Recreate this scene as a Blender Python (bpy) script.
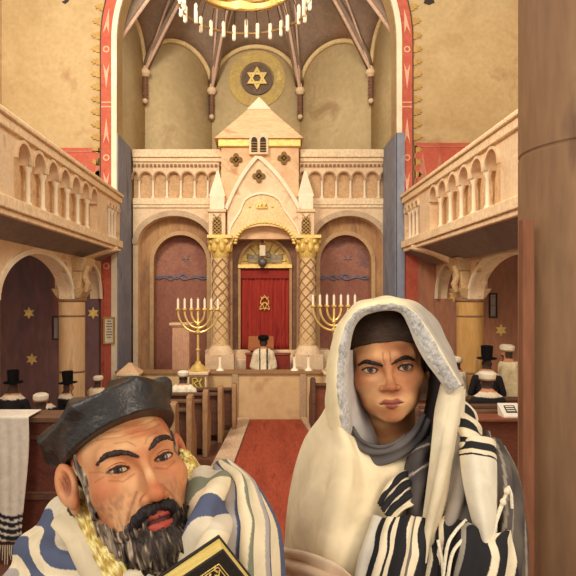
import bpy, math, random
import numpy as np
from mathutils import Vector, Matrix

for _o in list(bpy.data.objects):
    bpy.data.objects.remove(_o, do_unlink=True)
SC = bpy.context.scene
COL = SC.collection
PI = math.pi
rnd = random.Random(7)

# ------------------------------------------------------------------ camera, light, exposure
EYE = 2.7                                   # eye height above the main floor (viewer stands on the rear platform)
FOC, CX, CY = 600.0, 262.0, 297.0
cam_d = bpy.data.cameras.new('camera')
cam_d.sensor_width = 36.0
cam_d.lens = FOC / 576.0 * 36.0
cam_d.shift_x = (288.0 - CX) / 576.0
cam_d.shift_y = (CY - 288.0) / 576.0
cam_d.clip_start = 0.02
cam = bpy.data.objects.new('camera', cam_d)
cam.location = (0, 0, EYE)
cam.rotation_euler = (PI / 2, 0, 0)
COL.objects.link(cam)
SC.camera = cam

world = bpy.data.worlds.new('world')
SC.world = world
world.use_nodes = True
bg = world.node_tree.nodes['Background']
bg.inputs[0].default_value = (1.0, 0.95, 0.89, 1)
bg.inputs[1].default_value = 0.74


def area(name, loc, target, size, power, color=(1, .86, .68), size_y=None):
    d = bpy.data.lights.new(name, 'AREA')
    d.energy = power
    d.size = size
    d.color = color
    if size_y:
        d.shape = 'RECTANGLE'
        d.size_y = size_y
    o = bpy.data.objects.new(name, d)
    o.location = loc
    o.rotation_euler = (Vector(target) - Vector(loc)).to_track_quat('-Z', 'Y').to_euler()
    COL.objects.link(o)
    return o


# daylight from tall windows behind the viewer (up left), a window on the right, the glow over the ark
area('window_daylight', (-3.2, -3.0, 5.6), (0.1, 1.4, 2.3), 2.4, 178, (1, .92, .82), 3.2)
area('side_window_daylight', (3.0, -1.6, 3.7), (1.3, 2.4, 2.4), 1.6, 95, (1, .86, .70), 2.2)
area('nave_light', (-3.6, 6.0, 9.4), (.6, 15, 4.2), 2.2, 660, (1, .93, .82), 2.2)
area('nave_light', (2.5, 5.0, 9.4), (0, 13.6, 5.0), 3.0, 330, (1, .92, .80), 2.2)
# unseen fill lights added under the galleries to brighten the murals
area('aisle_fill', (-5.7, 7.4, 2.3), (-4.6, 13.6, 1.9), 1.4, 60, (1, .84, .70), 1.6)
area('aisle_fill', (5.7, 7.4, 2.3), (4.4, 13.6, 1.9), 1.4, 60, (1, .84, .66), 1.6)
SC.view_settings.view_transform = 'Standard'
SC.view_settings.look = 'None'
SC.view_settings.exposure = 0.0
SC.view_settings.gamma = 1.0
SC.view_settings.use_curve_mapping = False


# ------------------------------------------------------------------ helpers
def at(px, py, y):
    """the place seen at pixel px, py at distance y"""
    return Vector(((px - CX) * y / FOC, y, EYE - (py - CY) * y / FOC))


def lin(c):
    return tuple(((v / 255.0) / 12.92 if v / 255.0 <= .04045 else ((v / 255.0 + .055) / 1.055) ** 2.4) for v in c)


def tag(o, label=None, cat=None, group=None, kind=None):
    if label: o['label'] = label
    if cat: o['category'] = cat
    if group: o['group'] = group
    if kind: o['kind'] = kind
    return o


def empty(name, loc, label=None, cat=None, group=None, rz=0, kind=None):
    o = bpy.data.objects.new(name, None)
    o.location = loc
    o.rotation_euler = (0, 0, rz)
    o.empty_display_size = .1
    COL.objects.link(o)
    return tag(o, label, cat, group, kind)


MATS = {}


def mat(name, c1, c2=None, c3=None, scale=3.0, rough=.75, stretch=(1, 1, 1), bump=.15, metal=0.0, fine=.16, spec=.25, fscale=9.0, sheen=0.0):
    """painterly procedural surface: broad patches of two or three tones and a finer brushy variation"""
    if name in MATS:
        return MATS[name]
    c2 = c2 or c1
    m = bpy.data.materials.new(name)
    m.use_nodes = True
    nt = m.node_tree
    N, L = nt.nodes, nt.links
    bs = N['Principled BSDF']
    bs.inputs['Roughness'].default_value = rough
    bs.inputs['Metallic'].default_value = metal
    bs.inputs['Specular IOR Level'].default_value = spec
    tc = N.new('ShaderNodeTexCoord')
    mp = N.new('ShaderNodeMapping')
    mp.inputs['Scale'].default_value = stretch
    L.new(tc.outputs['Object'], mp.inputs[0])
    n1 = N.new('ShaderNodeTexNoise')
    n1.inputs['Scale'].default_value = scale
    n1.inputs['Detail'].default_value = 5
    n1.inputs['Roughness'].default_value = .6
    n1.inputs['Distortion'].default_value = .6
    L.new(mp.outputs[0], n1.inputs[0])
    r = N.new('ShaderNodeValToRGB')
    r.color_ramp.elements[0].position = .34
    r.color_ramp.elements[1].position = .66
    r.color_ramp.elements[0].color = (*lin(c1), 1)
    r.color_ramp.elements[1].color = (*lin(c2), 1)
    if c3:
        e = r.color_ramp.elements.new(.58)
        e.color = (*lin(c2), 1)
        r.color_ramp.elements[2].position = .7
        r.color_ramp.elements[2].color = (*lin(c3), 1)
    L.new(n1.outputs[0], r.inputs[0])
    n2 = N.new('ShaderNodeTexNoise')
    n2.inputs['Scale'].default_value = scale * fscale
    n2.inputs['Detail'].default_value = 4
    L.new(mp.outputs[0], n2.inputs[0])
    mr = N.new('ShaderNodeMapRange')
    mr.inputs[1].default_value = .3
    mr.inputs[2].default_value = .7
    mr.inputs[3].default_value = 1 - fine
    mr.inputs[4].default_value = 1 + fine
    L.new(n2.outputs[0], mr.inputs[0])
    mx = N.new('ShaderNodeMix')
    mx.data_type = 'RGBA'
    mx.blend_type = 'MULTIPLY'
    mx.inputs[0].default_value = 1
    L.new(r.outputs[0], mx.inputs[6])
    L.new(mr.outputs[0], mx.inputs[7])
    L.new(mx.outputs[2], bs.inputs['Base Color'])
    if bump:
        b = N.new('ShaderNodeBump')
        b.inputs['Strength'].default_value = bump
        b.inputs['Distance'].default_value = .02
        L.new(n2.outputs[0], b.inputs['Height'])
        L.new(b.outputs[0], bs.inputs['Normal'])
    MATS[name] = m
    return m


def vmat(name, rough=.7, scale=30.0, fine=.12, bump=.1, spec=.25, stretch=(1, 1, 1), dist=.002):
    """surface whose local colours (stripes, lips, cloth bands) come from the mesh, with brushy variation"""
    if name in MATS:
        return MATS[name]
    m = bpy.data.materials.new(name)
    m.use_nodes = True
    nt = m.node_tree
    N, L = nt.nodes, nt.links
    bs = N['Principled BSDF']
    bs.inputs['Roughness'].default_value = rough
    bs.inputs['Specular IOR Level'].default_value = spec
    at_ = N.new('ShaderNodeAttribute')
    at_.attribute_name = 'tone'
    tc = N.new('ShaderNodeTexCoord')
    mp = N.new('ShaderNodeMapping')
    mp.inputs['Scale'].default_value = stretch
    L.new(tc.outputs['Object'], mp.inputs[0])
    n2 = N.new('ShaderNodeTexNoise')
    n2.inputs['Scale'].default_value = scale
    n2.inputs['Detail'].default_value = 5
    n2.inputs['Distortion'].default_value = .8
    L.new(mp.outputs[0], n2.inputs[0])
    mr = N.new('ShaderNodeMapRange')
    mr.inputs[1].default_value = .3
    mr.inputs[2].default_value = .7
    mr.inputs[3].default_value = 1 - fine
    mr.inputs[4].default_value = 1 + fine
    L.new(n2.outputs[0], mr.inputs[0])
    mx = N.new('ShaderNodeMix')
    mx.data_type = 'RGBA'
    mx.blend_type = 'MULTIPLY'
    mx.inputs[0].default_value = 1
    L.new(at_.outputs[0], mx.inputs[6])
    L.new(mr.outputs[0], mx.inputs[7])
    L.new(mx.outputs[2], bs.inputs['Base Color'])
    if bump:
        b = N.new('ShaderNodeBump')
        b.inputs['Strength'].default_value = bump
        b.inputs['Distance'].default_value = dist
        L.new(n2.outputs[0], b.inputs['Height'])
        L.new(b.outputs[0], bs.inputs['Normal'])
    MATS[name] = m
    return m


def link_mesh(name, verts, faces, m=None, parent=None, smooth=True, tone=None, kind=None, label=None, cat=None, group=None, sharp=None):
    me = bpy.data.meshes.new(name)
    me.from_pydata([tuple(map(float, v)) for v in verts], [], [tuple(int(i) for i in f) for f in faces])
    me.update()
    if tone is not None:
        a = me.attributes.new('tone', 'FLOAT_COLOR', 'POINT')
        t = np.ones((len(verts), 4), np.float32)
        t[:, :3] = tone
        a.data.foreach_set('color', t.ravel())
    if smooth:
        me.polygons.foreach_set('use_smooth', [True] * len(me.polygons))
        if sharp is not None:
            try:
                me.set_sharp_from_angle(angle=math.radians(sharp))
            except Exception:
                pass
    o = bpy.data.objects.new(name, me)
    if m: me.materials.append(m)
    COL.objects.link(o)
    if parent is not None: o.parent = parent
    return tag(o, label, cat, group, kind)


class MB:
    """collects solids, then links them as ONE mesh object"""

    def __init__(s, T=None):
        s.v, s.f, s.T = [], [], T

    def add(s, vs, fs):
        b = len(s.v)
        for p in vs:
            p = Vector(p)
            s.v.append(s.T(p) if s.T else p)
        s.f += [tuple(i + b for i in f) for f in fs]

    def box(s, x0, x1, y0, y1, z0, z1):
        s.add([(x0, y0, z0), (x1, y0, z0), (x1, y1, z0), (x0, y1, z0), (x0, y0, z1), (x1, y0, z1), (x1, y1, z1), (x0, y1, z1)],
              [(0, 3, 2, 1), (4, 5, 6, 7), (0, 1, 5, 4), (1, 2, 6, 5), (2, 3, 7, 6), (3, 0, 4, 7)])

    def frust(s, c, w0, d0, w1, d1, z0, z1):
        x, y = c
        vs = [(x + a * w / 2, y + b * d / 2, z) for z, w, d in ((z0, w0, d0), (z1, w1, d1)) for a, b in ((-1, -1), (1, -1), (1, 1), (-1, 1))]
        s.add(vs, [(0, 3, 2, 1), (4, 5, 6, 7), (0, 1, 5, 4), (1, 2, 6, 5), (2, 3, 7, 6), (3, 0, 4, 7)])

    def region(s, xs, lo, hi, y0, y1):
        """solid between lo(x) and hi(x), from depth y0 to y1"""
        n = len(xs)
        vs = []
        for x, a, b in zip(xs, lo, hi):
            vs += [(x, y0, a), (x, y0, b), (x, y1, a), (x, y1, b)]
        fs = []
        for i in range(n - 1):
            a, b = 4 * i, 4 * i + 4
            fs += [(a, b, b + 1, a + 1), (a + 2, a + 3, b + 3, b + 2), (a, a + 2, b + 2, b), (a + 1, b + 1, b + 3, a + 3)]
        fs += [(0, 1, 3, 2), (4 * n - 4, 4 * n - 2, 4 * n - 1, 4 * n - 3)]
        s.add(vs, fs)

    def prism(s, pts, y0, y1):
        """convex-ish polygon pts (x, z) pushed from y0 to y1"""
        n = len(pts)
        vs = [(x, y0, z) for x, z in pts] + [(x, y1, z) for x, z in pts]
        s.add(vs, [tuple(range(n)), tuple(range(2 * n - 1, n - 1, -1))] + [(i, i + n, (i + 1) % n + n, (i + 1) % n) for i in range(n)])

    def ring(s, inner, outer, y0, y1, closed=False):
        """band between two polylines (x, z)"""
        n = len(inner)
        vs = []
        for (a, b), (c, d) in zip(inner, outer):
            vs += [(a, y0, b), (c, y0, d), (c, y1, d), (a, y1, b)]
        fs = []
        rng = range(n if closed else n - 1)
        for i in rng:
            a, b = 4 * i, 4 * ((i + 1) % n)
            for k in range(4):
                k2 = (k + 1) % 4
                fs.append((a + k, b + k, b + k2, a + k2))
        if not closed:
            fs += [(0, 1, 2, 3), (4 * n - 1, 4 * n - 2, 4 * n - 3, 4 * n - 4)]
        s.add(vs, fs)

    def tube(s, path, rad, n=10, flat=1.0, cap=True):
        path = [Vector(p) for p in path]
        if not hasattr(rad, '__len__'): rad = [rad] * len(path)
        vs, fs = [], []
        up0 = None
        for i, p in enumerate(path):
            d = (path[min(i + 1, len(path) - 1)] - path[max(i - 1, 0)]).normalized()
            if up0 is None:
                up0 = d.orthogonal().normalized()
            up0 = (up0 - d * up0.dot(d)).normalized()
            sd = d.cross(up0)
            for k in range(n):
                a = 2 * PI * k / n
                vs.append(p + up0 * math.cos(a) * rad[i] + sd * math.sin(a) * rad[i] * flat)
        for i in range(len(path) - 1):
            for k in range(n):
                k2 = (k + 1) % n
                fs.append((i * n + k, i * n + k2, (i + 1) * n + k2, (i + 1) * n + k))
        if cap:
            fs.append(tuple(range(n - 1, -1, -1)))
            fs.append(tuple(range((len(path) - 1) * n, len(path) * n)))
        s.add(vs, fs)

    def lathe(s, prof, c=(0, 0), n=20, sq=None):
        """profile (r, z) turned about the upright line through c"""
        vs, fs = [], []
        for r, z in prof:
            for k in range(n):
                a = 2 * PI * (k + .5) / n
                vs.append((c[0] + r * math.cos(a), c[1] + r * math.sin(a), z))
        for i in range(len(prof) - 1):
            for k in range(n):
                k2 = (k + 1) % n
                fs.append((i * n + k, i * n + k2, (i + 1) * n + k2, (i + 1) * n + k))
        fs.append(tuple(range(n - 1, -1, -1)))
        fs.append(tuple(range((len(prof) - 1) * n, len(prof) * n)))
        s.add(vs, fs)

    def ball(s, c, r, n=12, m=8):
        if not hasattr(r, '__len__'): r = (r, r, r)
        prof = [(math.sin(PI * i / m), -math.cos(PI * i / m)) for i in range(m + 1)]
        vs, fs = [], []
        for q, z in prof:
            q = max(q, .001)
            for k in range(n):
                a = 2 * PI * k / n
                vs.append((c[0] + r[0] * q * math.cos(a), c[1] + r[1] * q * math.sin(a), c[2] + r[2] * z))
        for i in range(m):
            for k in range(n):
                k2 = (k + 1) % n
                fs.append((i * n + k, i * n + k2, (i + 1) * n + k2, (i + 1) * n + k))
        s.add(vs, fs)

    def sheet(s, rows, close=False):
        """surface through rows of points"""
        n = len(rows[0])
        vs = [p for r in rows for p in r]
        fs = [(i * n + k, i * n + k + 1, (i + 1) * n + k + 1, (i + 1) * n + k) for i in range(len(rows) - 1) for k in range(n - 1)]
        s.add(vs, fs)

    def build(s, name, m, parent=None, smooth=True, sharp=35, bevel=0, **kw):
        o = link_mesh(name, s.v, s.f, m, parent, smooth, sharp=sharp, **kw)
        if bevel:
            b = o.modifiers.new('bevel', 'BEVEL')
            b.width = bevel
            b.segments = 2
            b.limit_method = 'ANGLE'
        return o


def arcpts(xc, zc, r, a0, a1, n, rz=None):
    rz = rz or r
    return [(xc + r * math.cos(a0 + (a1 - a0) * i / n), zc + rz * math.sin(a0 + (a1 - a0) * i / n)) for i in range(n + 1)]


def archline(xl, xr, z0, zs, n=24, rise=None, off=0.0):
    """upright, half round (or flatter) head, upright"""
    xc, r = (xl + xr) / 2, (xr - xl) / 2
    rz = rise or r
    return [(xl - off, z0)] + arcpts(xc, zs, r + off, PI, 0, n, rz + off) + [(xr + off, z0)]


def arch_region(mb, xl, xr, zs, top, y0, y1, rise=None, n=20):
    """solid over an arched opening up to top"""
    xc, r = (xl + xr) / 2, (xr - xl) / 2
    rz = rise or r
    xs = [xc - r * math.cos(PI * i / n) for i in range(n + 1)]
    lo = [zs + rz * math.sin(PI * i / n) for i in range(n + 1)]
    mb.region(xs, lo, [top] * (n + 1), y0, y1)


# ---- solid modelling by distance fields (used for people and soft things)
def nets(F, lo, h):
    """surface through the zero level of F (nx, ny, nz); returns points and quads"""
    ins = F < 0
    nx, ny, nz = F.shape
    C = (nx - 1, ny - 1, nz - 1)
    cnt = np.zeros(C, np.float32)
    acc = np.zeros(C + (3,), np.float32)

    def sub(A, o):
        return A[o[0]:o[0] + C[0], o[1]:o[1] + C[1], o[2]:o[2] + C[2]]
    cs = [(i, j, k) for i in (0, 1) for j in (0, 1) for k in (0, 1)]
    anyin = np.zeros(C, bool)
    allin = np.ones(C, bool)
    for c in cs:
        q = sub(ins, c)
        anyin |= q
        allin &= q
    act = anyin & ~allin
    I = np.argwhere(act)
    P = np.zeros((len(I), 3), np.float32)
    n = np.zeros(len(I), np.float32)
    i0, j0, k0 = I.T
    for c in cs:
        for ax in range(3):
            if c[ax] == 0:
                d = list(c)
                d[ax] = 1
                a = F[i0 + c[0], j0 + c[1], k0 + c[2]]
                b = F[i0 + d[0], j0 + d[1], k0 + d[2]]
                m = (a < 0) != (b < 0)
                t = np.where(m, a / np.where(m, a - b, 1), 0)
                q = np.tile(np.array(c, np.float32), (len(I), 1))
                q[:, ax] += t
                P[m] += q[m]
                n[m] += 1
    P /= n[:, None]
    V = (P + I) * h + np.array(lo, np.float32)
    idx = -np.ones(C, np.int64)
    idx[act] = np.arange(len(I))
    quads = []
    for ax in range(3):
        b_, c_ = [(1, 2), (2, 0), (0, 1)][ax]
        s0 = [slice(None)] * 3
        s1 = [slice(None)] * 3
        s0[ax] = slice(0, -1)
        s1[ax] = slice(1, None)
        A, B = ins[tuple(s0)], ins[tuple(s1)]
        E = np.argwhere(A != B)
        ok = (E[:, b_] > 0) & (E[:, c_] > 0) & (E[:, b_] < C[b_]) & (E[:, c_] < C[c_])
        E = E[ok]
        fl = A[tuple(E.T)]

        def g(db, dc):
            q = E.copy()
            q[:, b_] += db
            q[:, c_] += dc
            return idx[tuple(q.T)]
        Q = np.stack([g(-1, -1), g(0, -1), g(0, 0), g(-1, 0)], 1)
        Q[~fl] = Q[~fl][:, ::-1]
        quads.append(Q)
    return V, np.concatenate(quads)


def sdf_mesh(fn, lo, hi, h):
    lo, hi = np.array(lo, np.float32), np.array(hi, np.float32)
    n = np.ceil((hi - lo) / h).astype(int) + 1
    ax = [lo[i] + h * np.arange(n[i], dtype=np.float32) for i in range(3)]
    G = np.stack(np.meshgrid(*ax, indexing='ij'), -1).reshape(-1, 3)
    F = np.concatenate([fn(G[i:i + 400000]) for i in range(0, len(G), 400000)])
    return nets(F.reshape(n).astype(np.float32), lo, h)


def ell(p, c, r):
    q = (p - np.array(c, np.float32)) / np.array(r, np.float32)
    k = np.linalg.norm(q, axis=1)
    k2 = np.linalg.norm(q / np.array(r, np.float32), axis=1)
    return k * (k - 1) / np.maximum(k2, 1e-6)


def cap(p, a, b, ra, rb=None):
    rb = ra if rb is None else rb
    a, b = np.array(a, np.float32), np.array(b, np.float32)
    d = b - a
    t = np.clip(((p - a) @ d) / max(float(d @ d), 1e-9), 0, 1)
    return np.linalg.norm(p - a - t[:, None] * d, axis=1) - (ra + (rb - ra) * t)


def chain(p, pts, rs):
    d = None
    for i in range(len(pts) - 1):
        e = cap(p, pts[i], pts[i + 1], rs[i], rs[i + 1])
        d = e if d is None else np.minimum(d, e)
    return d


def smin(a, b, k):
    h = np.clip(.5 + .5 * (b - a) / k, 0, 1)
    return b + (a - b) * h - k * h * (1 - h)


def smax(a, b, k):
    return -smin(-a, -b, k)


def dup(root, loc, rz=0, label=None, group=None):
    """a copy of a thing with copies of its parts and sub-parts"""
    r = root.copy()
    COL.objects.link(r)
    r.location = loc
    r.rotation_euler = (0, 0, rz)
    if label: r['label'] = label
    if group: r['group'] = group
    for ch in list(root.children):
        c = ch.copy()
        COL.objects.link(c)
        c.parent = r
        for g in list(ch.children):
            d = g.copy()
            COL.objects.link(d)
            d.parent = c
    return r


# ------------------------------------------------------------------ materials
STONE = mat('cream_stone', (224, 188, 146), (238, 208, 168), (206, 166, 124), scale=2.2, bump=.1, fine=.07)
STONE2 = mat('rose_stone', (216, 170, 126), (232, 192, 146), (196, 148, 106), scale=2.0, bump=.1, fine=.08)
TAN = mat('tan_plaster', (184, 152, 104), (198, 168, 120), (174, 136, 94), scale=.8, bump=.06, fine=.07, fscale=14)
APSE = mat('apse_plaster', (196, 170, 122), (210, 184, 136), (182, 150, 108), scale=.9, bump=.05, fine=.07)
VAULT = mat('vault_plaster', (142, 120, 100), (156, 130, 108), (166, 126, 102), scale=1.1, bump=.08, fine=.12)
RIB = mat('vault_rib_stone', (214, 176, 150), (226, 192, 164), scale=3, bump=.05)
WHITE = mat('white_trim', (236, 214, 178), (246, 228, 196), scale=2, bump=.05, fine=.05)
RED = mat('red_painted_border', (184, 84, 62), (196, 100, 76), (170, 68, 50), scale=1.6, bump=.06, fine=.1)
PINK = mat('pale_pattern', (220, 160, 126), (230, 178, 146), scale=3)
OCHRE = mat('ochre_ornament', (176, 138, 74), (196, 158, 90), scale=4)
BLUE = mat('blue_grey_plaster', (128, 132, 146), (148, 150, 160), (112, 112, 128), scale=1.2, bump=.08, fine=.12, stretch=(1, 1, .5))
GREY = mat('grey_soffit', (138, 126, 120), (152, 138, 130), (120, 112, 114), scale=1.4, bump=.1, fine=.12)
GOLD = mat('gold_leaf', (222, 180, 88), (240, 208, 120), (200, 150, 62), scale=9, rough=.42, bump=.25, metal=.25, fine=.16, spec=.5)
BRASS = mat('polished_brass', (226, 186, 96), (246, 214, 132), scale=12, rough=.3, bump=.05, metal=.45, fine=.1, spec=.5)
DARK = mat('dark_recess', (70, 54, 44), (88, 66, 52), scale=3)
MURAL_L = mat('purple_mural', (112, 86, 88), (134, 96, 90), (178, 104, 72), scale=.75, stretch=(1.6, 1, .55), bump=.06, fine=.14, fscale=7)
MURAL_R = mat('russet_mural', (168, 118, 92), (180, 122, 90), (136, 104, 98), scale=.9, stretch=(1.9, 1, .5), bump=.06, fine=.14, fscale=7)
NICHE = mat('russet_niche_mural', (146, 92, 76), (160, 104, 82), (122, 84, 82), scale=1.6, stretch=(1.5, 1, .7), bump=.06, fine=.16)
NICHE_UP = mat('upper_niche_mural', (156, 100, 84), (170, 116, 92), (134, 98, 94), scale=2.5, bump=.06, fine=.16)
UMBER = mat('umber_reveal', (150, 114, 84), (170, 130, 94), (128, 96, 76), scale=1.6)  # brown colour of the ark jambs themselves
CURT = mat('crimson_velvet', (150, 46, 38), (166, 56, 44), (128, 36, 34), scale=2.2, stretch=(3, 1, .4), rough=.85, bump=.12, fine=.12)
WOOD = mat('dark_pew_wood', (88, 56, 42), (106, 68, 50), (72, 46, 38), scale=2.4, stretch=(.5, 2, 2), rough=.55, bump=.1, fine=.2)
WOODR = mat('red_brown_wood', (124, 68, 46), (140, 80, 54), (104, 56, 42), scale=2.4, stretch=(.4, 2, 2), rough=.55, bump=.1, fine=.2)
WOODL = mat('worn_pew_end_wood', (150, 112, 76), (168, 128, 88), (128, 92, 64), scale=2.6, stretch=(2, 2, .5), rough=.6, bump=.1, fine=.2)
FLOOR = mat('brown_floor', (96, 60, 46), (112, 70, 52), (80, 50, 42), scale=1.0, stretch=(2, .3, 1), rough=.6, fine=.15)
CARPET = mat('rust_red_carpet', (146, 62, 40), (162, 72, 46), (126, 50, 34), scale=1.6, stretch=(2.6, .4, 1), rough=.95, bump=.2, fine=.2)
KERB = mat('pale_kerb_stone', (196, 160, 128), (212, 178, 142), scale=2)
IVORY = mat('ivory_wax', (248, 232, 196), (252, 240, 212), scale=8, bump=0, fine=.05)
BLACKC = mat('black_cloth', (40, 34, 34), (54, 46, 44), scale=8, rough=.85)
PILLAR = mat('brown_pillar_stone', (140, 104, 76), (158, 122, 88), (120, 88, 68), scale=1.6, stretch=(2, 2, .35), rough=.6, bump=.08, fine=.1)
PAPER = mat('paper', (228, 216, 190), (238, 228, 204), scale=12, bump=0, fine=.05)
INK = mat('dark_ink', (56, 46, 40), (66, 54, 46), scale=12, bump=0)

# ------------------------------------------------------------------ floor and walls
ZA = 13.6                                    # the wall with the great arch
XL, XR, ZS = -3.28, 3.04, 8.5                # its opening and springing height
WX = 5.9
m = MB(); m.box(-7, 7, -3, 19, -.3, 0)
m.build('floor', FLOOR, kind='structure')
m = MB()
m.region([-WX, XL], [0, 0], [13, 13], ZA, ZA + .5)
m.region([XR, WX], [0, 0], [13, 13], ZA, ZA + .5)
arch_region(m, XL, XR, ZS, 13, ZA, ZA + .5, n=48)
m.build('wall_front', TAN, kind='structure')
for nm, x0, x1 in (('wall_left', -WX - .3, -WX), ('wall_right', WX, WX + .3)):
    m = MB(); m.box(x0, x1, 2.5, ZA + .5, 0, 9.5)
    m.build(nm, TAN, kind='structure')

# the arch's white moulding, its red painted border, pattern and leaf fringe
AX, AR = (XL + XR) / 2, (XR - XL) / 2


def apath(off, n=64, z0=0.0):
    return [(XL - off, z0), (XL - off, ZS * .5)] + arcpts(AX, ZS, AR + off, PI, 0, n) + [(XR + off, ZS * .5), (XR + off, z0)]


m = MB(); m.ring(apath(0), apath(.12), ZA - .07, ZA + .02)
m.build('trim_1', WHITE, kind='structure')
tb = empty('trim_2', (0, ZA, 0), kind='structure')
m = MB(); m.ring(apath(.12), apath(.36), -.035, .01)
m.build('border_band', RED, tb)
m = MB(); m.ring(apath(.36), apath(.385), -.04, .01)
m.build('border_edge', DARK, tb)
m = MB(); f = MB()


def along(s):
    """a point a distance s up the border from the floor (mirror on the other side past the crown)"""
    if s < ZS: return (XL, s, -1.0, 0.0)
    a = PI - (s - ZS) / AR
    return (AX + AR * math.cos(a), ZS + AR * math.sin(a), math.cos(a), math.sin(a))


def petal(mb, s, off, w, l, mirror, y0=-.05):
    x, z, nx, nz = along(s)
    tx, tz = nz, -nx
    x, z = x + nx * off, z + nz * off
    pts = []
    for a, b in ((-1, 0), (-.95, .4), (-.55, .45), (-.75, .8), (-.3, .72), (0, 1), (.3, .72), (.75, .8), (.55, .45), (.95, .4), (1, 0)):
        px, pz = x + tx * a * w + nx * b * l, z + tz * a * w + nz * b * l
        if mirror: px = 2 * AX - px
        pts.append((px, pz))
    mb.prism(pts, y0, .0)


for mir in (False, True):
    s = 4.9
    while s < ZS + AR * 1.5:
        petal(f, s, .385, .085, .21, mir, -.03)
        s += .285
    # darts, bars and rings painted on the border
    s = 3.4
    while s < ZS + AR * 1.4:
        for ds, kind in ((0, 'ring'), (.62, 'dart'), (-.62, 'dart2'), (1.15, 'bar'), (1.25, 'bar')):
            x, z, nx, nz = along(s + ds)
            tx, tz = nz, -nx
            sx = lambda q: 2 * AX - q if mir else q
            c = (x + nx * .24, z + nz * .24)
            if kind == 'ring':
                inn = arcpts(sx(c[0]), c[1], .045, 0, 2 * PI, 16)[:-1]
                out = arcpts(sx(c[0]), c[1], .075, 0, 2 * PI, 16)[:-1]
                m.ring(inn, out, -.045, 0, closed=True)
            elif kind == 'bar':
                pts = [(sx(c[0] + nx * a + tx * b), c[1] + nz * a + tz * b) for a, b in ((-.11, -.015), (.11, -.015), (.11, .015), (-.11, .015))]
                m.prism(pts, -.045, 0)
            else:
                g = 1 if kind == 'dart' else -1
                pts = [(sx(c[0] + nx * a + tx * b * g), c[1] + nz * a + tz * b * g) for a, b in ((-.07, -.3), (.0, .28), (.07, -.3), (0, -.12))]
                m.prism(pts, -.045, 0)
        s += 2.45
m.build('border_pattern', PINK, tb, smooth=False)
f.build('leaf_fringe', OCHRE, tb, smooth=False)
# blue-grey reveals of the arch below the ark screen's top, and red strips under the galleries
m = MB(); m.box(XL - .06, XL + .02, ZA - .02, 14.98, 0, 6.4); m.build('trim_3', BLUE, kind='structure')
m = MB(); m.box(XR - .02, XR + .06, ZA - .02, 14.98, 0, 6.4); m.box(XR, XR + .17, ZA - .1, ZA - .02, 0, 6.4); m.build('trim_4', BLUE, kind='structure')
# painted friezes with pendant triangles either side of the arch, above the galleries
for nm, x0, x1 in (('trim_5', (58 - CX) * ZA / FOC, (103 - CX) * ZA / FOC), ('trim_6', (414 - CX) * ZA / FOC, (482 - CX) * ZA / FOC)):
    e = empty(nm, (0, ZA, 0), kind='structure')
    zt = EYE + (297 - (148 if x0 < 0 else 143)) * ZA / FOC
    m = MB(); m.box(x0, x1, -.02, 0, zt - 1.3, zt); m.build('frieze_panel', RED, e)
    m = MB(); m.box(x0, x1, -.03, 0, zt - .10, zt - .07); m.box(x0 if x0 > 0 else x1 - .1, (x0 if x0 > 0 else x1 - .1) + .03, -.03, 0, zt - 1.1, zt)
    n = 4
    for i in range(n):
        a = x0 + (x1 - x0) * (i + .12) / n
        b = x0 + (x1 - x0) * (i + .88) / n
        m.prism([(a, zt - 1.05), (b, zt - 1.05), ((a + b) / 2, zt - .2)], -.03, 0)
    m.build('frieze_triangles', mat('dusky_pink_pattern', (200, 132, 104), (176, 104, 82), scale=2), e, smooth=False)
# murals on the front wall below the galleries
def star6(mb, x, z, r, y0, y1, inner=.55):
    pts = []
    for k in range(12):
        a = PI / 2 + k * PI / 6
        q = r if k % 2 == 0 else r * inner
        pts.append((x + q * math.cos(a), z + q * math.sin(a)))
    c = (x, z)
    for k in range(0, 12):
        mb.prism([c, pts[k], pts[(k + 1) % 12]], y0, y1)


for nm, x0, x1, mm, stars in (('mural_panel', -WX, XL - .4, MURAL_L, ((30, 313), (33, 359), (94, 313))), ('mural_panel', XR + .4, WX, MURAL_R, ((453, 296), (500, 330)))):
    e = empty(nm, (0, ZA - .025, 0), 'dark purple painted mural with gold stars behind the top-hatted worshippers' if x0 < 0 else
              'russet painted mural under the gallery behind the standing white-robed worshipper', 'mural')
    m = MB(); m.box(x0, x1, -.03, .0, 0, 3.75); m.build('painted_panel', mm, e)
    for px, py in stars:
        m = MB()
        p = at(px, py, ZA)
        star6(m, p.x, p.z, .14, -.045, -.03, .5)
        m.build('gold_star', GOLD, e, smooth=False)
for nm, px0, px1, py0, py1 in (('trim_7', 104, 113, 278, 400), ('trim_8', 403, 418, 255, 312)):
    a, b = at(px0, py0, ZA - .05), at(px1, py1, ZA - .05)
    m = MB(); m.box(a.x, b.x, ZA - .06, ZA - .03, max(b.z, 0) if px0 < 200 else b.z, a.z); m.build(nm, RED, kind='structure')

# black painted marks high on the front wall
for lab, px, pts in (('dark painted bird-like mark high on the tan wall, left of the red border', 66, [(-.09, 0), (-.02, -.05), (.05, .0), (.1, .1), (.02, .06), (-.03, .03)]),
                     ('dark painted oval mark high on the tan wall, right of the red border', 429, [(-.12, -.03), (0, -.07), (.12, -.02), (.1, .05), (-.1, .05)])):
    p = at(px, 2, ZA)
    m = MB(); m.prism([(p.x + a, p.z + b) for a, b in pts], ZA - .02, ZA)
    m.build('painted_mark', INK, label=lab, cat='wall mark', smooth=False)

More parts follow.
